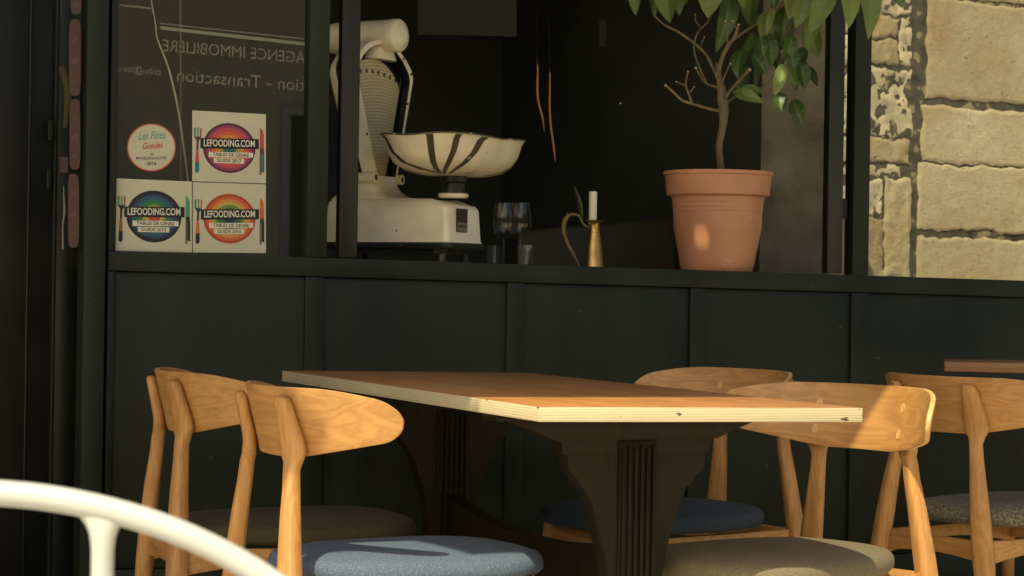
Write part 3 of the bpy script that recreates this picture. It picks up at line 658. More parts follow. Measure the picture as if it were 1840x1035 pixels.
# faint flush back yard floor and far side wall of the sunlit yard
wallthing('yard_wall', ibox(4.3, 4.4, .021, 2.2, -5.1, -.1), mat("yard_plaster", (.3, .25, .16), .9, var=.2), 'plastered side wall of the open yard beside the stone wall', 'wall', gp(4.3, -2, 0))

# ------------------------------------------------------------------ dining table
TY = R(21.4); TL, TW, TT = 1.893, .734, .030
TP = Vector((.0571, 4.4048, 0)); TE = Vector((math.cos(TY), math.sin(TY), 0)); TN = Vector((-math.sin(TY), math.cos(TY), 0))
def tz(u, v): return .75 - .0087 * u - .0025 * v
def table():
    cw = TP + TE * TW / 2 + TN * TL / 2
    t = thing('dining_table', 'long brown topped table with pale plywood edge and dark carved pedestals', 'table', (cw.x, cw.y, 0), TY)
    def loc(u, v, z): return Vector((u - TW / 2, v - TL / 2, z))        # local: x across, y along
    bm = bmesh.new()
    fs = hexa(bm, [loc(u, v, tz(u, v) - TT) for u, v in ((0, 0), (TW, 0), (TW, TL), (0, TL))] + [loc(u, v, tz(u, v)) for u, v in ((0, 0), (TW, 0), (TW, TL), (0, TL))])
    bevel(bm, .0022, 2); bm.normal_update()
    for f in bm.faces: f.material_index = 0 if f.normal.z > .9 else 1
    tt = link('tabletop', bm, [wood("table_veneer_top", (.33, .14, .05), (.47, .225, .085), 'y', .8, rough=.36, rings=10), M_PLY], t, True)
    # carved pedestal profile: half widths by height, seen square on
    prof = [(.0, .15), (.05, .15), (.07, .12), (.16, .068), (.25, .058), (.33, .061), (.40, .071), (.46, .086), (.52, .106), (.553, .122), (.556, .131), (.575, .140), (.590, .158), (.600, .163), (.628, .165), (.630, .176), (.656, .178), (.660, .20), (.675, .23), (.700, .30)]
    for v in (.36, 1.54):
        for sgn in (1,):
            bm = bmesh.new(); L_, R_ = [], []
            n = len(prof); th = .030
            vs = []
            for o in (-th, th):
                row = []
                for z, hw in prof: row.append((bm.verts.new(loc(TW / 2 - hw, v + o, z)), bm.verts.new(loc(TW / 2 + hw, v + o, z))))
                vs.append(row)
            for i in range(n - 1):
                for k in (0, 1): bm.faces.new([vs[k][i][0], vs[k][i][1], vs[k][i + 1][1], vs[k][i + 1][0]])
                for sd_ in (0, 1): bm.faces.new([vs[0][i][sd_], vs[1][i][sd_], vs[1][i + 1][sd_], vs[0][i + 1][sd_]])
            bm.faces.new([vs[0][0][0], vs[0][0][1], vs[1][0][1], vs[1][0][0]]); bm.faces.new([vs[0][-1][0], vs[0][-1][1], vs[1][-1][1], vs[1][-1][0]])
            bevel(bm, .003, 2); ped = link('pedestal', bm, M_DKW, t, True)
            bm = bmesh.new()                                   # fluted pilaster on the face
            c = TW / 2
            box(bm, (0, 0, 0), (1, 1, 1), lambda a, b, z: loc(c - .046 + .092 * a, v - th - .006 + .0055 * b, (.08) + .575 * z))
            for k in range(6):
                xx = c - .036 + k * .0145
                box(bm, (0, 0, 0), (1, 1, 1), lambda a, b, z: loc(xx - .004 + .008 * a, v - th - .0125 + .006 * b, .09 + (.556 if k % 2 else .55) * z))
            bevel(bm, .0022, 2); link('pilaster', bm, M_DKW, ped, True)
        bm = bmesh.new(); box(bm, (0, 0, 0), (1, 1, 1), lambda a, b, z: loc(TW / 2 - .045 + .09 * a, v - .28 + .56 * b, .0 + .055 * z)); 
        bm.free()
        bm = bmesh.new(); box(bm, (0, 0, 0), (1, 1, 1), lambda a, b, z: loc(.03 + (TW - .06) * a, v - .045 + .09 * b, .7005 + .012 * z)); bevel(bm, .003); link('batten', bm, M_DKW, t, True)
    bm = bmesh.new(); rings = []
    for i in range(21):
        k = i / 20; v = .392 + (1.508 - .392) * k; arch = .045 * (abs(2 * k - 1) ** 2.2)
        rings.append([loc(TW / 2 - .022, v, .27), loc(TW / 2 + .022, v, .27), loc(TW / 2 + .022, v, .385 + arch), loc(TW / 2 - .022, v, .385 + arch)])
    loft(bm, rings); bevel(bm, .004); link('stretcher', bm, M_DKW, t, True)
table()
# second table by the front at the far right
def table2():
    p = at(1697, 650, 6.78); ztop = p.z
    t = thing('side_table', 'brown wooden table at the right edge beneath the stone wall window', 'table', (p.x, p.y, 0), R(-10.5))
    m = wood("brown_top", (.25, .115, .045), (.36, .18, .078), 'x', .9)
    bm = bmesh.new(); box(bm, (0, 0, ztop - .030), (1.2, .34, ztop)); bevel(bm, .003); link('tabletop', bm, m, t, True)
    for x in (.5, 1.05):
        bm = bmesh.new(); box(bm, (x, .12, 0), (x + .05, .24, ztop - .0305)); bevel(bm, .004); link('leg', bm, M_DKW, t, True)
table2()

# ------------------------------------------------------------------ dining chairs
RB, SP, ST = .379, .128, .396
def arcp(s, out=0.0):
    a = s / RB; r = RB + out
    return r * math.sin(a), RB - r * math.cos(a)
def lean(z): return -.24 * (z - .66)
def chair(label, group, seat_mat):
    t = thing('dining_chair', label, 'chair', group=group)
    # backrest: bent ply band
    bm = bmesh.new(); n = 84; half = .0065; rings = []
    def top(s):
        a = abs(s); k = max(0, (a - .20) / (ST - .20)); return .765 - .030 * k ** 1.7
    def bot(s):
        a = abs(s); k = max(0, (a - .10) / (ST - .10)); return .612 + .052 * k ** 1.15
    for i in range(n + 1):
        q = -1 + 2 * i / n; s = ST * math.sin(q * math.pi / 2) if abs(q) > .0 else 0
        s = ST * (.55 * q + .45 * math.sin(q * math.pi / 2))
        e = max(0.0, (abs(s) - (ST - .052)) / .052); f = math.sqrt(max(0.0, 1 - e * e)); f = max(f, .06)
        zt, zb = top(s), bot(s); mid = .55 * zt + .45 * zb; zt = mid + (zt - mid) * f; zb = mid + (zb - mid) * f
        ring = []
        m = 7
        for k in range(m):
            z = zb + (zt - zb) * k / (m - 1); x, y = arcp(s, -half); ring.append((x, y + lean(z), z))
        for k in range(m - 1, -1, -1):
            z = zb + (zt - zb) * k / (m - 1); x, y = arcp(s, half); ring.append((x, y + lean(z), z))
        rings.append([Vector(p) for p in ring])
    loft(bm, rings); bm.normal_update()
    for f in bm.faces:
        c = f.calc_center_median(); rr = math.hypot(c.x, c.y - lean(c.z) - RB)
        f.material_index = 0 if abs(abs(rr - RB) - half) < .0012 else 1
    bevel(bm, .0022, 2); link('backrest', bm, [M_OAKX, M_OAKE], t, True)
    for sx in (-1, 1):
        for dz in (.716, .655):             # plugs over the screws, on the inner face
            bm = bmesh.new(); x, y = arcp(sx * (SP + .004), -half - .0006); a = (SP + .004) * sx / RB
            tan = Vector((math.cos(a), math.sin(a), 0)); nn = Vector((-math.sin(a), math.cos(a), 0)); c = Vector((x, y + lean(dz), dz))
            upv = Vector((0, -.24, 1)).normalized()
            r1 = [c + tan * .0085 * math.cos(2 * math.pi * k / 16) + upv * .0115 * math.sin(2 * math.pi * k / 16) for k in range(16)]
            loft(bm, [r1, [p + nn * .0012 for p in r1]]); link('screw_plug', bm, M_PLUG, t, True)
    # rear legs with flattened heads against the outer face
    for sx in (-1, 1):
        a = sx * SP / RB; tan = Vector((math.cos(a), math.sin(a), 0)); nn = Vector((math.sin(a), -math.cos(a), 0))
        ox, oy = arcp(sx * SP, half + .0155)
        prof = [(0, .225, -.030, .0145, .0145), (.12, .212, -.024, .021, .019), (.28, .188, -.016, .0290, .0235), (.38, .172, -.012, .0275, .0225), (.48, .156, -.006, .0220, .0200), (.550, .1440, .000, .0180, .0175), (.588, .139, .002, .0172, .0170), (.604, None, None, .0215, .0165),
                (.618, None, None, .0300, .0160), (.630, None, None, .0335, .0158), (.650, None, None, .0330, .0158), (.690, None, None, .0275, .0152), (.725, None, None, .0225, .0148), (.738, None, None, .0200, .0135), (.745, None, None, .0135, .0085)]
        rings = []
        for (z, x, y, wd, th) in prof:
            if x is None:
                k = max(0, min(1, (z - .60) / .04)); shift = (-.004 + (.750 - z) * .07) * 1.0
                c = Vector((ox + sx * 0, oy + lean(z), z)) + tan * (shift * 1)
                c0 = Vector((sx * .138, .0, z)); c = c0.lerp(c, max(.35, k))
            else: c = Vector((sx * x, y, z))
            ring = []
            for j in range(20):
                an = 2 * math.pi * j / 20; cc, ss = math.cos(an), math.sin(an)
                ring.append(c + tan * wd * math.copysign(abs(cc) ** .7, cc) + nn * th * math.copysign(abs(ss) ** .7, ss))
            rings.append(ring)
        bm = bmesh.new(); loft(bm, rings); link('rear_leg', bm, M_OAK, t, True, auto=60)
        bm = bmesh.new(); tube(bm, [(sx * .235, .575, 0), (sx * .222, .555, .18), (sx * .205, .53, .344)], [.0125, .018, .022], 16); link('front_leg', bm, M_OAK, t, True)
        # side rail, deeper at the back
        bm = bmesh.new(); rings = []
        for i in range(13):
            k = i / 12; x = sx * (.176 + (.205 - .176) * k); y = -.0 + .53 * k; zb = .270 + .03 * math.sin(k * math.pi)
            rings.append([Vector((x - .010, y, zb)), Vector((x + .010, y, zb)), Vector((x + .010, y, .334)), Vector((x - .010, y, .334))])
        loft(bm, rings); bevel(bm, .003); link('side_rail', bm, M_OAKX, t, True)
    for (y, hw, nm) in ((-.006, .158, 'rear_rail'), (.53, .187, 'front_rail')):
        bm = bmesh.new(); rings = []
        for i in range(13):
            k = -1 + 2 * i / 12; zb = .280 + .012 * (1 - k * k) - .0
            rings.append([Vector((hw * k, y - .010, zb)), Vector((hw * k, y + .010, zb)), Vector((hw * k, y + .010, .334)), Vector((hw * k, y - .010, .334))])
        loft(bm, rings); bevel(bm, .003); link(nm, bm, M_OAKX, t, True)
    # padded seat
    bm = bmesh.new(); rings = []
    def so(scale, z, n=56):
        r = []
        for j in range(n):
            an = 2 * math.pi * j / n; c, s = math.cos(an), math.sin(an)
            x = math.copysign(abs(c) ** .70, c); y = math.copysign(abs(s) ** .70, s)
            hw = .240 + .028 * y
            r.append(Vector((x * hw * scale, .328 + y * .30 * scale, z - .012 + .004 * (y * scale) ** 2)))
        return r
    for scl, z in ((.90, .354), (.965, .357), (.995, .366), (1.0, .378), (.99, .389), (.965, .397), (.91, .403), (.80, .408), (.6, .412), (.35, .414), (.1, .415)): rings.append(so(scl, z))
    loft(bm, rings); link('seat', bm, seat_mat, t, True, auto=70)
    return t
F_BLUE = fabric("blue_felt", (.065, .090, .140), (.125, .165, .235), 330)
F_NAVY = fabric("slate_blue_felt", (.028, .040, .055), (.05, .067, .09), 330)
F_TAUPE = fabric("taupe_felt", (.048, .040, .022), (.072, .060, .034), 330)
F_BEIGE = fabric("beige_felt", (.135, .11, .066), (.20, .165, .105), 330)
F_GREY = fabric("grey_tweed", (.075, .070, .05), (.20, .18, .135), 150)
def put(t, x, y, a): t.location = (x, y, 0); t.rotation_euler = (0, 0, a - math.pi / 2)
def dup(src, label, seat_mat):
    r = src.copy(); C.objects.link(r); r['label'] = label
    for ch in list(src.children):
        c = ch.copy(); C.objects.link(c); c.parent = r
        if ch.name.split('.')[0] == 'seat':
            c.data = ch.data.copy(); c.data.materials.clear(); c.data.materials.append(seat_mat)
    return r
G = 'curved back dining chairs around the tables'
c1 = chair('oak chair with blue seat whose sunlit backrest wing reaches towards the long table', G, F_BLUE)
put(c1, -.528, 4.872, .463)
c2 = dup(c1, 'oak chair with taupe seat behind the blue seated chair on the same side', F_TAUPE); put(c2, -.855, 5.585, .364)
c3 = dup(c1, 'oak chair with beige seat and half sunlit backrest by the table corner', F_BEIGE); put(c3, .848, 5.323, 3.868)
c4 = dup(c1, 'shaded oak chair with slate blue seat beyond the long table by the panels', F_NAVY); put(c4, .679, 6.246, 3.703)
c5 = dup(c1, 'oak chair with grey tweed seat seen from behind at the side table', F_GREY); put(c5, 1.15, 6.004, .638)
for ch in c5.children:
    if ch.name.split('.')[0] == 'seat': ch.location.z += .020

# ------------------------------------------------------------------ white tubular chair close to the camera
def white_chair():
    Y = 2.0; cxp = -50; a, b = .405, .30
    top = at(cxp, 884, Y)
    t = thing('garden_chair', 'white tubular metal chair with arched back close to the camera', 'chair', (top.x, Y, 0)); O = Vector(t.location)
    r = .0117
    def arch(x): return top.z - b * (1 - math.sqrt(max(0, 1 - (x / a) ** 2)))
    pts = []
    for i in range(41):
        an = math.pi * (i / 40); pts.append(Vector((top.x - a * math.cos(an), Y, top.z - b + b * math.sin(an))))
    pts = [Vector((top.x - a, Y - .02, .40)), Vector((top.x - a, Y - .01, .45))] + pts + [Vector((top.x + a, Y - .01, .45)), Vector((top.x + a, Y - .02, .40))]
    bm = bmesh.new(); tube(bm, pts, r, 20, 2); link('back_loop', bm, M_WHITE, t, True, O, 80)
    for px in (-115, 185, 470):
        x = at(px, 950, Y).x
        zt = arch(x - top.x)
        bm = bmesh.new(); loft(bm, [[Vector((x + rx_ * .97 * math.cos(2 * math.pi * j / 24), Y + ry_ * math.sin(2 * math.pi * j / 24) + (-.01 if z_ < .5 else 0), z_)) for j in range(24)] for z_, rx_, ry_ in ((zt - .003, .0265, .0085), (zt - .0085, .0215, .0088), (zt - .0125, .0178, .0092), (zt - .0165, .0152, .0096), (zt - .0215, .0130, .0100), (zt - .028, .0115, .0103), (zt - .038, .0105, .0104), (.60, .0104, .0104), (.41, .0104, .0104))]); link('back_bar', bm, M_WHITE, t, True, O, 80)
    bm = bmesh.new(); rings = []
    for sc_, z in ((.97, .395), (1, .400), (1, .412), (.97, .418)):
        rings.append([Vector((top.x + .37 * sc_ * math.copysign(abs(math.cos(q)) ** .6, math.cos(q)), Y - .24 + .23 * sc_ * math.copysign(abs(math.sin(q)) ** .6, math.sin(q)), z)) for q in [2 * math.pi * k / 40 for k in range(40)]])
    loft(bm, rings); link('seat', bm, M_WHITE, t, True, O)
    for sx in (-1, 1):
        for yy in (0, -.46):
            bm = bmesh.new(); tube(bm, [(top.x + sx * .35, Y + yy * .98 - .01, .40), (top.x + sx * .37, Y + yy + (.03 if yy == 0 else -.03), 0)], [.011, .011], 14); link('leg', bm, M_WHITE, t, True, O)
white_chair()

# ------------------------------------------------------------------ shop scale on the ledge
def scale():
    A = R(30); X = Vector((math.cos(A), -math.sin(A), 0)); Yv = Vector((math.sin(A), math.cos(A), 0))
    O = Vector((-.342, 6.922, 1.056)); Z = Vector((0, 0, 1))
    t = thing('shop_scale', 'old cream enamel shop scale with fan dial and dished pan on the ledge', 'scale', O)
    def P(x, y, z): return O + X * x + Yv * y + Z * (z - 1.056)
    # body: rounded casting, right end narrower
    bm = bmesh.new(); rings = []
    def rr(x0, x1, hy, z, r=.035, n=6, slope=0):
        pts = []
        for (cx, cy, a0) in ((x1 - r, hy - r, 0), (x0 + r, hy - r, 90), (x0 + r, -hy + r, 180), (x1 - r, -hy + r, 270)):
            for k in range(n + 1):
                a = R(a0 + 90 * k / n); px_ = cx + r * math.cos(a); pts.append(P(px_, cy + r * math.sin(a), z + slope * max(0, px_ - .12)))
        return pts
    for (x0, x1, hy, z, r, sl) in ((-.23, .232, .104, 1.118, .016, 0), (-.23, .228, .102, 1.126, .016, 0), (-.228, .222, .099, 1.218, .018, 0), (-.226, .216, .095, 1.242, .022, -.12), (-.222, .206, .086, 1.253, .036, -.22), (-.212, .190, .075, 1.260, .036, -.26)):
        rings.append(rr(x0, x1, hy, z, r, 6, sl))
    loft(bm, rings); body = link('body', bm, M_CREAM, t, True, O, 50)
    bm = bmesh.new(); loft(bm, [rr(-.234, .236, .108, 1.098, .02), rr(-.235, .238, .110, 1.102, .02), rr(-.235, .238, .110, 1.114, .02), rr(-.232, .234, .106, 1.1175, .02)]); link('base_rim', bm, M_BLK, t, True, O)
    bm = bmesh.new(); loft(bm, [rr(-.19, .19, .07, 1.083), rr(-.19, .19, .07, 1.0975)]); link('undertray', bm, M_BLK, t, True, O)
    fm = mat("foot_metal", (.12, .10, .07), .5, metal=.5, var=.4, vscale=50)
    for x in (-.18, .185):
        for y in (-.065, .065):
            bm = bmesh.new(); lathe(bm, [(.016, 0), (.017, .004), (.012, .012), (.012, .029)], P(x, y, 1.056), 16); link('foot', bm, fm, t, True, O)
    # label on the end face
    bm = bmesh.new(); box(bm, (0, 0, 0), (1, 1, 1), lambda a, b, c: P(.2255 + .003 * b, -.052 + .062 * a, 1.150 + .072 * c)); lb = link('maker_plate', bm, flat((46, 20, 18)), t, False, O)
    bm = bmesh.new(); box(bm, (0, 0, 0), (1, 1, 1), lambda a, b, c: P(.2288 + .0008 * b, -.050 + .058 * a, 1.152 + .028 * c)); link('lower_strip', bm, flat((120, 112, 92)), lb, False, O)
    bm = text_bm('SEMILAD', lambda x, y: P(.2300, -.0205 + x * .0125, 1.168 + y * .011), 1.0, 1, .2, .02); link('lettering', bm, INKK, lb, False, O)
    # pedestal flaring from the body to the dial head
    bm = bmesh.new(); rings = []
    for (x0, x1, hy, z) in ((-.228, .02, .090, 1.250), (-.215, -.02, .085, 1.262), (-.185, -.045, .078, 1.278), (-.165, -.055, .072, 1.295), (-.158, -.060, .066, 1.325)):
        rings.append(rr(x0, x1, hy, z, .03))
    loft(bm, rings); link('pedestal', bm, M_CREAM, t, True, O, 60)
    for y in (-.078, .072):
        bm = bmesh.new(); rings = [[P(x, y + .016 * math.cos(q), 1.318 + .016 * math.sin(q)) for q in [2 * math.pi * k / 20 for k in range(20)]] for x in (-.12, -.052)]; loft(bm, rings); link('boss', bm, M_CREAM, t, True, O)
    for y in (-.078, .072):
        bm = bmesh.new(); rings = [[P(x, y + .006 * math.cos(q), 1.318 + .009 * math.sin(q)) for q in [2 * math.pi * k / 12 for k in range(12)]] for x in (-.0515, -.0495)]; loft(bm, rings); link('bolt', bm, M_BLK, t, True, O)
    # fan outline
    def fan(k=1.0, dz=0.0, n=14, top=0.0):
        h = [(.050, 1.30), (.196, 1.636), (.196, 1.652), (.186, 1.670), (.150, 1.702), (.105, 1.728), (.06, 1.742), (.02, 1.748)]
        h = h + [(-y, z) for y, z in reversed(h)]
        return [(y * (.87 if z > 1.4 else 1) - .030 * max(0, z - 1.3) / .35, z) for y, z in h]
    def plate(bm, pts, xs, sc_=None):
        loft(bm, [[P(x, y * s, (z - 1.5) * s + 1.5) for y, z in pts] for x, s in xs])
    fo = fan()
    bm = bmesh.new(); plate(bm, fo, ((-.160, .90), (-.150, .955), (-.125, .975))); link('dial_housing', bm, M_CREAM, t, True, O, 50)
    bm = bmesh.new(); plate(bm, fo, ((-.1249, .99), (-.112, .99))); link('gasket', bm, M_BLK, t, True, O, 50)
    # front frame ring
    inn = [(y * .87 - .002, (z - 1.50) * .95 + 1.497) for y, z in fo]
    bm = bmesh.new(); N_ = len(fo); loops = []
    for x, ring in ((-.1115, fo), (-.066, fo), (-.060, [(y * .985, (z - 1.5) * .99 + 1.5) for y, z in fo]), (-.060, inn), (-.095, inn)):
        loops.append([bm.verts.new(P(x, y, z)) for y, z in ring])
    loops.append(loops[0])
    for a_, b_ in zip(loops, loops[1:]):
        for i in range(N_): 
            try: bm.faces.new([a_[i], a_[(i + 1) % N_], b_[(i + 1) % N_], b_[i]])
            except ValueError: pass
    bm.verts.ensure_lookup_table(); inner = set(loops[3]) | set(loops[4])
    for f in bm.faces:
        if all(v in set(loops[3]) | set(loops[4]) for v in f.verts): f.material_index = 1
    link('dial_frame', bm, [M_CREAM, M_BLK], t, True, O, 40)
    dm = bpy.data.materials.new("dial_print"); dm.use_nodes = True; N, L = nodes(dm); p = N['Principled BSDF']; p.inputs['Roughness'].default_value = .45
    tc = N.new('ShaderNodeTexCoord'); sb = N.new('ShaderNodeVectorMath'); sb.operation = 'DISTANCE'; sb.inputs[1].default_value = tuple(P(-.10, 0, 1.10) - O)
    L.new(tc.outputs['Object'], sb.inputs[0]); ml = N.new('ShaderNodeMath'); ml.operation = 'MULTIPLY'; ml.inputs[1].default_value = 620; L.new(sb.outputs['Value'], ml.inputs[0])
    sn = N.new('ShaderNodeMath'); sn.operation = 'SINE'; L.new(ml.outputs[0], sn.inputs[0])
    nz = N.new('ShaderNodeTexNoise'); nz.inputs['Scale'].default_value = 170; L.new(tc.outputs['Object'], nz.inputs['Vector'])
    m2 = N.new('ShaderNodeMath'); m2.operation = 'MULTIPLY'; L.new(sn.outputs[0], m2.inputs[0]); L.new(nz.outputs[0], m2.inputs[1])
    rp = N.new('ShaderNodeValToRGB'); e = rp.color_ramp.elements; e[0].position = .0; e[0].color = (.56, .46, .27, 1); e[1].position = .45; e[1].color = (.38, .31, .175, 1)
    L.new(m2.outputs[0], rp.inputs[0]); L.new(rp.outputs[0], p.inputs['Base Color'])
    dk = [(y * .80, (z - 1.5) * .88 + 1.49) for y, z in fo]
    bm = bmesh.new(); plate(bm, [(y * .86, z) for y, z in [(a, b) for a, b in fo]], ((-.1100, .90), (-.1005, .90))); link('dial_well', bm, M_BLK, t, False, O)
    bm = bmesh.new(); pts = [(y * 1.05 - .010, (z - 1.5) * .95 + 1.492) for y, z in dk]
    loft(bm, [[P(x, y, z) for y, z in pts] for x in (-.1003, -.092)]); dial = link('dial', bm, dm, t, False, O)
    bm = bmesh.new()
    for k in range(11):                 # numeral marks along the arc
        an = R(90 + (k - 5) * 3.7); cy, cz = .515 * math.cos(an) - .045, 1.135 + .515 * math.sin(an)
        loft(bm, [[P(x, cy + .006 * math.cos(q), cz + .007 * math.sin(q)) for q in [2 * math.pi * j / 10 for j in range(10)]] for x in (-.0918, -.0912)])
    link('numeral_mark', bm, flat((60, 52, 34)), dial, False, O)
    bm = bmesh.new()
    for (y, z) in ((-.195, 1.60), (.132, 1.655), (.085, 1.70), (.112, 1.56), (.078, 1.45), (-.125, 1.45), (-.185, 1.67)):
        loft(bm, [[P(x, y * .96 + .004 * math.cos(q), z + .004 * math.sin(q)) for q in [2 * math.pi * j / 10 for j in range(10)]] for x in (-.0605, -.057)])
    link('screw', bm, M_BLK, t, False, O)
    # drum on top
    bm = bmesh.new(); rings = []
    for x, r in ((-.285, .030), (-.28, .045), (-.262, .050), (-.06, .051), (-.045, .053), (-.025, .052), (-.018, .047), (-.017, .040), (-.012, .036), (-.006, .020)):
        rings.append([P(x, r * math.cos(q), 1.764 + r * math.sin(q)) for q in [2 * math.pi * k / 32 for k in range(32)]])
    loft(bm, rings); link('drum', bm, M_CREAM, t, True, O, 50)
    bm = bmesh.new(); loft(bm, [rr(-.165, -.065, .075, 1.690), rr(-.160, -.068, .062, 1.72), rr(-.150, -.072, .045, 1.75)]); link('drum_saddle', bm, M_CREAM, t, True, O, 60)
    # pan and its stem
    pc = (.182, .0)
    bm = bmesh.new(); lathe(bm, [(.043, 1.256), (.047, 1.262), (.047, 1.268), (.040, 1.271)], (P(pc[0], pc[1], 1.056).x, P(pc[0], pc[1], 1.056).y, 0), 28); link('collar', bm, M_CREAM, t, True, O)
    bm = bmesh.new(); c0 = P(pc[0], pc[1], 1.056); lathe(bm, [(.034, 1.2715), (.034, 1.300), (.042, 1.306), (.042, 1.322)], (c0.x, c0.y, 0), 28); link('stem', bm, M_BLK, t, True, O)
    def pr(ax, ay, z, n=64, nn=.72):
        r = []
        for k in range(n):
            q = 2 * math.pi * k / n; c, s = math.cos(q), math.sin(q)
            x = math.copysign(abs(c) ** nn, c); y = math.copysign(abs(s) ** nn, s)
            r.append(P(pc[0] + ax * x, pc[1] + ay * y, z + .012 * (abs(x * y)) * (z - 1.32) / .11))
        return r
    sec = [(.05, .07, 1.3225), (.085, .125, 1.3245), (.118, .178, 1.335), (.142, .216, 1.354), (.155, .238, 1.382), (.163, .255, 1.420), (.169, .264, 1.430), (.171, .266, 1.4335)]
    bm = bmesh.new(); loft(bm, [pr(*s) for s in sec] + [pr(a - .005, b - .005, z + .001) for a, b, z in reversed(sec[:-1])][0:0] + [pr(.164, .258, 1.4335), pr(.158, .248, 1.420), pr(.149, .230, 1.384), pr(.11, .165, 1.341), (pr(.04, .06, 1.330))]); pan = link('pan', bm, M_CREAM, t, True, O, 60)
    # dark seams running from rim to base
    seam_m = mat("seam_brown", (.075, .055, .035), .4)
    def pk(ring, kf):
        k_ = int(math.floor(kf)); t_ = kf - k_; return ring[k_ % 64].lerp(ring[(k_ + 1) % 64], t_)
    for k0, k1 in ((41.5, 50), (50.5, 50), (56, 51), (61, 53), (35, 44), (8, 2), (24, 28), (16, 16)):
        bm = bmesh.new(); ra, rb = [], []; S_ = sec[1:-1]; m_ = len(S_)
        for i_, (a, b, z) in enumerate(S_):
            e_ = (1 - i_ / (m_ - 1)) ** 1.6; kf = k0 + (k1 - k0) * e_; ring_ = pr(a + .0012, b + .0012, z - .0004)
            ra.append(pk(ring_, kf)); rb.append(pk(ring_, kf + 1.25))
        c = P(pc[0], pc[1], 1.38)
        va = [bm.verts.new(q) for q in ra]; vb = [bm.verts.new(q) for q in rb]
        va2 = [bm.verts.new(q + (c - q) * .02) for q in ra]; vb2 = [bm.verts.new(q + (c - q) * .02) for q in rb]
        for i in range(len(va) - 1):
            bm.faces.new([va[i], va[i + 1], vb[i + 1], vb[i]]); bm.faces.new([va2[i], va[i], va[i + 1], va2[i + 1]]); bm.faces.new([vb2[i], vb[i], vb[i + 1], vb2[i + 1]])
        link('seam', bm, seam_m, pan, True, O)
    bm = bmesh.new(); tube(bm, pr(.1715, .2665, 1.4335)[::4] + [pr(.1715, .2665, 1.4335)[0]], .0028, 6, 3); link('rim_wire', bm, mat("worn_rim", (.10, .08, .05), .4, speck=((.5, .45, .3), 40, .6)), t, True, O)
scale()

# ------------------------------------------------------------------ glasses on the ledge
def ledge_z(p): return W_G - .0015 + SH * (Vector(p) - F0).dot(UX)
def wine_glass(px, Y, label):
    b = at(px, 470, Y); z0 = ledge_z(b)
    t = thing('wine_glass', label, 'glass', (b.x, b.y, z0), 0, 'stemmed glasses on the ledge')
    zt = at(px, 364, Y).z - z0
    k = zt / .20
    bm = bmesh.new(); lathe(bm, [(.032, 0.0), (.033, .001), (.012, .004), (.004, .010), (.0035, .075 * k), (.006, .083 * k), (.020, .090 * k), (.033, .105 * k), (.0385, .130 * k), (.036, .165 * k), (.030, .199 * k), (.0305, .20 * k), (.0290, .199 * k), (.0345, .165 * k), (.0370, .130 * k), (.031, .107 * k), (.010, .092 * k)], (0, 0, 0), 40)
    link('bowl', bm, M_WGLASS, t, True)
wine_glass(905, 7.05, 'stemmed wine glass on the ledge, nearer to the scale')
wine_glass(934, 7.22, 'stemmed wine glass on the ledge, farther from the scale')
for px, Y, lab in ((889, 7.15, 'short tumbler beside the scale foot on the ledge'), (944, 7.0, 'short tumbler on the ledge beside the stemmed glasses')):
    b = at(px, 470, Y); z0 = ledge_z(b); bm = bmesh.new(); lathe(bm, [(.024, 0), (.025, .002), (.030, .066), (.0285, .066), (.0232, .008)], (b.x, b.y, z0), 32)
    tag(link('tumbler', bm, M_WGLASS, None, True, (b.x, b.y, z0)), lab, 'glass', 'tumblers on the ledge')

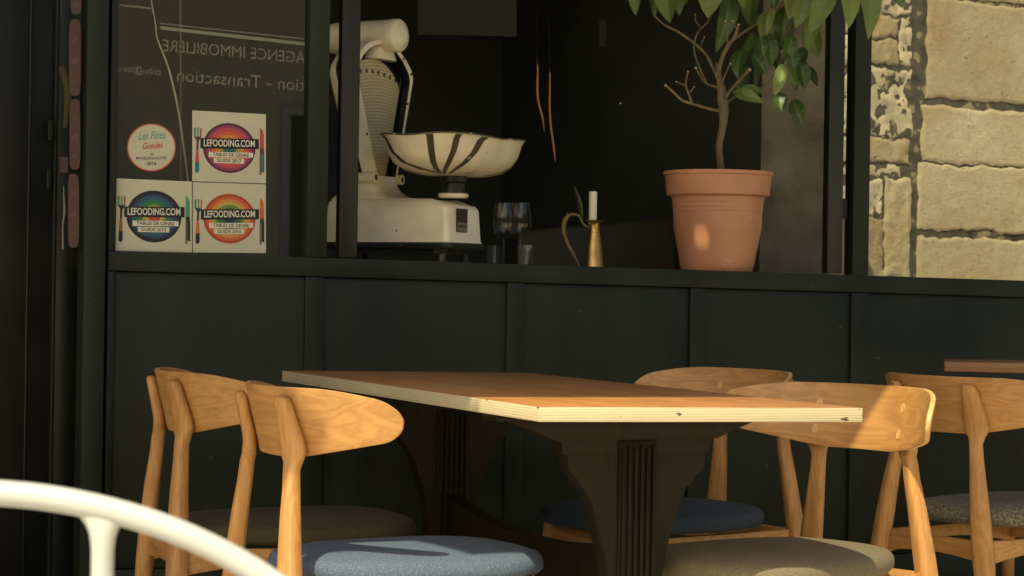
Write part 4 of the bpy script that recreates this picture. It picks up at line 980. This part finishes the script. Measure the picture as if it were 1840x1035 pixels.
# ------------------------------------------------------------------ brass jug with candle
def jug():
    Y = 7.02; b = at(1067, 478, Y); z0 = ledge_z(b); k = Y / FPX
    t = thing('brass_jug', 'tall brass jug with curled handle and open lid serving as candle holder', 'jug', (b.x, b.y, z0)); O = Vector(t.location)
    def q(px, py, dy=0.0): p = at(px, py, Y + dy); return p
    bot = z0; topz = q(1067, 396).z; h = topz - bot
    bm = bmesh.new(); lathe(bm, [(.029, 0), (.030, .003), (.028, .008), (.0265, .25 * h), (.022, .5 * h), (.0175, .72 * h), (.0165, .745 * h), (.0175, .755 * h), (.0155, .80 * h), (.0145, .90 * h), (.018, .95 * h), (.030, .99 * h), (.033, 1.0 * h), (.029, .995 * h), (.013, .94 * h)], (b.x, b.y, z0), 40)
    link('body', bm, M_BRASS, t, True, O)
    bm = bmesh.new(); pts = [q(1060, 410), q(1048, 402), q(1040, 388), q(1025, 386), q(1015, 396), q(1013, 414), q(1020, 438), q(1031, 458), q(1042, 482)]
    pts[-1].z = z0 + .002; tube(bm, pts, [.004, .0045, .0045, .0065, .0075, .0075, .0068, .006, .004], 10, wob=.10); h_ = link('handle', bm, M_BRASSD, t, True, O)
    bm = bmesh.new(); tube(bm, [q(1021, 388), q(1019, 380)], [.004, .0006], 8); tube(bm, [q(1028, 452), q(1034, 450)], [.003, .0008], 8); link('thorn', bm, M_BRASSD, h_, True, O)
    bm = bmesh.new(); rings = []
    for (x, y, w_) in ((1046, 392, .003), (1043, 382, .012), (1041, 368, .0165), (1037, 352, .013), (1033, 340, .007), (1030, 332, .001)):
        c = q(x, y); rings.append([c + Vector((w_ * .62 * math.cos(a), .005 * math.sin(a) - w_ * .5 * math.cos(a), 0)) for a in [2 * math.pi * j / 14 for j in range(14)]])
    loft(bm, rings); link('lid', bm, mat("dark_brass", (.08, .065, .04), .45, metal=.6), t, True, O)
    c = thing('candle', 'white stump of a candle standing in the brass jug', 'candle', q(1065, 396)); CO = Vector(c.location)
    zt = q(1065, 344).z; bm = bmesh.new(); lathe(bm, [(.0122, topz - .012), (.0126, topz), (.0126, zt - .004), (.0110, zt), (.006, zt - .001)], (CO.x, CO.y, 0), 24); link('wax', bm, M_WAX, c, True, CO)
    bm = bmesh.new(); tube(bm, [(CO.x, CO.y, zt - .002), (CO.x + .001, CO.y, zt + .006)], [.0008, .0006], 6); link('wick', bm, M_BLK, c, True, CO)
jug()

# ------------------------------------------------------------------ potted lemon tree
PY = 7.16
def pot():
    b = at(1288, 484, PY); z0 = ledge_z(b); zt = at(1288, 309, PY).z; h = zt - z0
    t = thing('flower_pot', 'large terracotta coloured pot on the window ledge with a fleck of sunlight', 'pot', (b.x, b.y, z0)); O = Vector(t.location)
    bm = bmesh.new()
    lathe(bm, [(.108, 0), (.113, .004), (.118, .02), (.140, .42 * h), (.1415, .43 * h), (.143, .60 * h), (.1445, .605 * h), (.1442, .615 * h), (.1438, .62 * h), (.1445, .645 * h), (.1454, .65 * h), (.1455, .66 * h), (.1451, .665 * h), (.1459, .69 * h), (.1468, .695 * h), (.1469, .705 * h), (.1465, .71 * h),
               (.150, .745 * h), (.156, .752 * h), (.1645, .765 * h), (.166, .79 * h), (.171, .955 * h), (.1755, .965 * h), (.1765, .985 * h), (.1745, h), (.168, h), (.164, .97 * h), (.158, .88 * h)], (b.x, b.y, z0), 72)
    link('shell', bm, M_TERRA, t, True, O, 40)
    bm = bmesh.new(); lathe(bm, [(.155, h * .86), (.158, h * .90), (.08, h * .915), (.02, h * .92)], (b.x, b.y, z0), 36); link('soil', bm, M_SOIL, t, True, O)
    return b, z0 + h * .9
pb_, soilz = pot()
def tree():
    t = thing('lemon_tree', 'young lemon tree with pruned branches and large leaves growing in the terracotta pot', 'tree', (pb_.x, pb_.y, soilz)); O = Vector(t.location)
    def q(px, py, d=0.0): return at(px, py, PY + d)
    k = PY / FPX / 2
    def br(name, pts, wpx, cut=False, par=t):
        bm = bmesh.new(); tube(bm, [q(*p) for p in pts], [w_ * k * (.68 if name == 'branch' else .80) for w_ in wpx], 10, 4, wob=.09)
        o = link(name, bm, M_BARK, par, True, O, 80)
        if cut:
            a, b = q(*pts[-1]), q(*pts[-2]); dr = (a - b).normalized(); bm = bmesh.new(); tube(bm, [a - dr * .001, a + dr * .0012], wpx[-1] * k * .96, 10); link('cut_end', bm, M_CUT, o, True, O)
        return o
    tr = br('trunk', [(1296, 325, 0), (1295, 300, 0), (1292, 262, .01), (1299, 225, 0), (1300, 200, 0), (1298, 180, 0), (1295, 155, .01), (1291, 135, .01), (1290, 112, 0)], [18, 17, 17, 19, 24, 24, 18, 14, 12])
    br('branch', [(1294, 200, 0), (1272, 195, -.02), (1245, 187, -.04), (1226, 181, -.06), (1210, 166, -.08), (1195, 153, -.09)], [9, 8, 7, 7, 6, 6], True)
    br('branch', [(1243, 185, -.04), (1237, 168, -.05), (1232, 152, -.06), (1236, 128, -.06)], [7, 6, 5, 4], True)
    br('branch', [(1234, 155, -.06), (1215, 147, -.04)], [5, 3], True)
    br('branch', [(1240, 166, -.05), (1247, 156, -.05)], [4, 3], True)
    br('branch', [(1293, 158, 0), (1272, 152, .03), (1262, 142, .04)], [9, 8, 6])
    br('branch', [(1262, 146, .04), (1257, 135, 0), (1250, 122, -.02)], [6, 6, 5], True)
    br('branch', [(1290, 140, 0), (1280, 120, .02), (1268, 98, .03), (1245, 76, .04), (1218, 57, .04), (1190, 42, .03), (1172, 18, .02), (1165, -30, 0)], [11, 9, 8, 8, 7, 6, 5, 4])
    br('branch', [(1270, 150, .06), (1252, 110, .08), (1247, 80, .08), (1256, 55, .08), (1275, 33, .06), (1282, -20, .05)], [7, 6, 6, 5, 5, 4])
    br('branch', [(1258, 48, .07), (1250, 38, .07), (1249, 26, .07)], [4, 4, 3], True)
    br('branch', [(1258, 84, .06), (1266, 66, .06)], [4, 3], True)
    br('branch', [(1292, 125, 0), (1298, 102, -.02), (1308, 82, -.03), (1320, 66, -.04), (1327, 44, -.05)], [13, 12, 12, 9, 6], True)
    br('branch', [(1308, 80, -.03), (1330, 62, 0), (1360, 42, .02), (1385, 22, .02), (1410, 0, 0), (1440, -40, 0)], [8, 7, 7, 7, 6, 5])
    br('branch', [(1308, 78, -.03), (1305, 60, -.05), (1303, 38, -.06)], [5, 4, 4], True)
    br('branch', [(1322, 50, -.05), (1316, 38, -.06)], [4, 4], True)
    br('branch', [(1300, 182, 0), (1308, 168, -.03), (1325, 148, -.06), (1347, 125, -.09)], [13, 10, 8, 7], True)
    br('branch', [(1305, 184, 0), (1325, 172, .03), (1350, 165, .04), (1378, 150, .05), (1400, 118, .05), (1415, 60, .04), (1440, 10, .04)], [6, 6, 5, 5, 4, 4, 3])
    br('branch', [(1296, 150, 0), (1304, 132, -.02), (1312, 114, -.03)], [5, 4, 4], True)
    br('branch', [(1385, 24, .02), (1440, -10, 0), (1500, -40, -.1), (1560, -60, -.14), (1610, -60, -.14)], [5, 4, 4, 3, 3])
    # leaves
    lm = bpy.data.materials.new("lemon_leaf"); lm.use_nodes = True; N, L = nodes(lm); p = N['Principled BSDF']
    at_ = N.new('ShaderNodeAttribute'); at_.attribute_name = 'tone'; rp = N.new('ShaderNodeValToRGB'); e = rp.color_ramp.elements
    e[0].position = 0; e[0].color = (.022, .048, .014, 1); e[1].position = 1; e[1].color = (.30, .36, .10, 1); m_ = e.new(.5); m_.color = (.085, .16, .035, 1)
    L.new(at_.outputs['Fac'], rp.inputs[0])
    va = N.new('ShaderNodeAttribute'); va.attribute_name = 'vein'; mv = N.new('ShaderNodeMix'); mv.data_type = 'RGBA'; L.new(va.outputs['Fac'], mv.inputs[0]); L.new(rp.outputs[0], mv.inputs[6]); mv.inputs[7].default_value = (.20, .26, .09, 1)
    L.new(mv.outputs[2], p.inputs['Base Color']); p.inputs['Roughness'].default_value = .38
    tl = N.new('ShaderNodeBsdfTranslucent'); L.new(mv.outputs[2], tl.inputs[0]); mx = N.new('ShaderNodeMixShader'); mx.inputs[0].default_value = .3
    L.new(p.outputs[0], mx.inputs[1]); L.new(tl.outputs[0], mx.inputs[2]); L.new(mx.outputs[0], N['Material Output'].inputs[0])
    bm = bmesh.new(); tone = bm.verts.layers.float.new('tone'); vein = bm.verts.layers.float.new('vein')
    def leaf(a, b, w_, nrm, tn, curl=.12):
        a, b = Vector(a), Vector(b); ax = b - a; ln = ax.length; ax.normalize()
        nrm = (nrm - ax * nrm.dot(ax)).normalized(); sd_ = ax.cross(nrm)
        n = 14; m = 4; rows = []
        for i in range(n + 1):
            s = i / n; prof = math.sin(math.pi * min(1, s ** .82)) ** .8 if 0 < s < 1 else 0
            prof = max(prof, .012); row = []
            for j in range(-m, m + 1):
                f = j / m; c = a + ax * ln * s + sd_ * f * w_ / 2 * prof
                c += nrm * (-(curl) * ln * (s - .4) ** 2 + .20 * w_ * prof * abs(f) + .035 * w_ * math.sin(s * 24 + abs(f) * 3) * abs(f) * prof)
                v = bm.verts.new(c); v[tone] = min(1, max(0, tn + .15 + .04 * math.sin(s * 44 - abs(f) * 5))); v[vein] = .8 if j == 0 else (.22 if (i % 2 == 0 and abs(j) < m) else 0.0); row.append(v)
            rows.append(row)
        for r0, r1 in zip(rows, rows[1:]):
            for j in range(2 * m): bm.faces.new([r0[j], r0[j + 1], r1[j + 1], r1[j]])
        tube_bm = bmesh.new()
        tube_bm.free()
    rnd = random.Random(3)
    LV = [((1138, -40), (1142, 28), 24, .45, 0), ((1192, -50), (1202, 42), 40, .42, -.02), ((1212, -30), (1222, 24), 26, .40, 0), ((1277, -75), (1274, 31), 58, .58, -.05),
          ((1318, -25), (1293, 90), 36, .22, .05), ((1352, -50), (1343, 44), 42, .15, .08), ((1374, 18), (1366, 66), 16, .62, 0), ((1390, 12), (1377, 62), 14, .66, -.02),
          ((1416, 4), (1402, 92), 42, .12, .05), ((1462, -50), (1432, 46), 44, .60, -.05), ((1498, -42), (1455, 60), 44, .62, -.08), ((1452, 44), (1470, 103), 40, .45, 0),
          ((1528, -62), (1526, 51), 37, .62, -.62), ((1556, -62), (1570, 64), 40, .48, -.60), ((1606, -50), (1621, 12), 38, .42, -.55), ((1332, 86), (1322, 136), 32, .16, .04), ((1316, 164), (1372, 182), 24, .60, -.02), ((1330, 158), (1376, 166), 20, .40, .02),
          ((1406, 114), (1392, 172), 25, .96, -.04), ((1410, 116), (1432, 154), 26, .42, 0), ((1436, 106), (1448, 158), 30, .14, .04), ((1396, 164), (1406, 204), 30, .16, .05),
          ((1425, 178), (1442, 224), 32, .20, .06), ((1380, 58), (1388, 118), 30, .15, .06), ((1352, 96), (1378, 134), 24, .14, .05), ((1300, -60), (1312, 20), 34, .2, .06), ((1240, -60), (1238, -5), 36, .3, .04),
          ((1420, 80), (1428, 130), 26, .2, .05), ((1168, -40), (1178, 32), 18, .22, .03), ((1366, 64), (1372, 100), 22, .22, .05), ((1480, -60), (1475, 10), 40, .3, .04), ((1585, -70), (1595, 0), 30, .3, -.5), ((1432, -30), (1418, 34), 36, .7, -.06), ((1470, -10), (1452, 88), 34, .55, 0), ((1424, 60), (1412, 108), 26, .35, .02), ((1344, -30), (1336, 18), 30, .5, -.03), ((1232, -40), (1228, 12), 30, .5, 0),  ((1396, -40), (1388, 20), 30, .3, .02)]
    cam0 = Vector((0, 0, CH))
    for (a, b, w_, tn, d) in LV:
        A_, B_ = q(*a, d + rnd.uniform(-.02, .02)), q(*b, d + rnd.uniform(-.06, .02)); tow = (cam0 - A_).normalized()
        nrm = tow + Vector((rnd.uniform(-.55, .55), 0, rnd.uniform(.1, .7)))
        leaf(A_, B_, w_ * PY / FPX * rnd.uniform(.88, 1.06), nrm, tn, rnd.uniform(.05, .5))
    for i in range(70):
        px, py = rnd.gauss(1360, 120), rnd.uniform(-330, -50); d = rnd.uniform(-.3, .25)
        A_ = q(px, py, d); ln = rnd.uniform(.09, .15)
        dr = Vector((rnd.uniform(-.6, .6), rnd.uniform(-.6, .6), -rnd.uniform(.3, 1))).normalized()
        leaf(A_, A_ + dr * ln, ln * .45, Vector((rnd.uniform(-1, 1), -1, rnd.uniform(0, 1))), rnd.uniform(.15, .6))
    for i in range(14):
        px, py = rnd.uniform(1320, 1450), rnd.uniform(0, 120); d = rnd.uniform(.08, .25)
        A_ = q(px, py, d); ln = rnd.uniform(.06, .11)
        dr = Vector((rnd.uniform(-.6, .6), rnd.uniform(-.3, .3), -1)).normalized()
        leaf(A_, A_ + dr * ln, ln * .45, Vector((rnd.uniform(-1, 1), -1, rnd.uniform(0, 1))), rnd.uniform(.05, .45))
    for f in bm.faces: f.smooth = True
    me = bpy.data.meshes.new('foliage')
    for v in bm.verts: v.co -= O
    bm.to_mesh(me); bm.free(); me.materials.append(lm); o = bpy.data.objects.new('foliage', me); C.objects.link(o); o.parent = t
    for i in range(5):                   # upper limbs above the frame
        x = 1250 + i * 60; br('branch', [(1290 + (i - 2) * 45, -25, .06), (x, -90, .05 * (i - 2)), (x + (i - 2) * 25, -260, .08 * (i - 2))], [7, 6, 3])
tree()
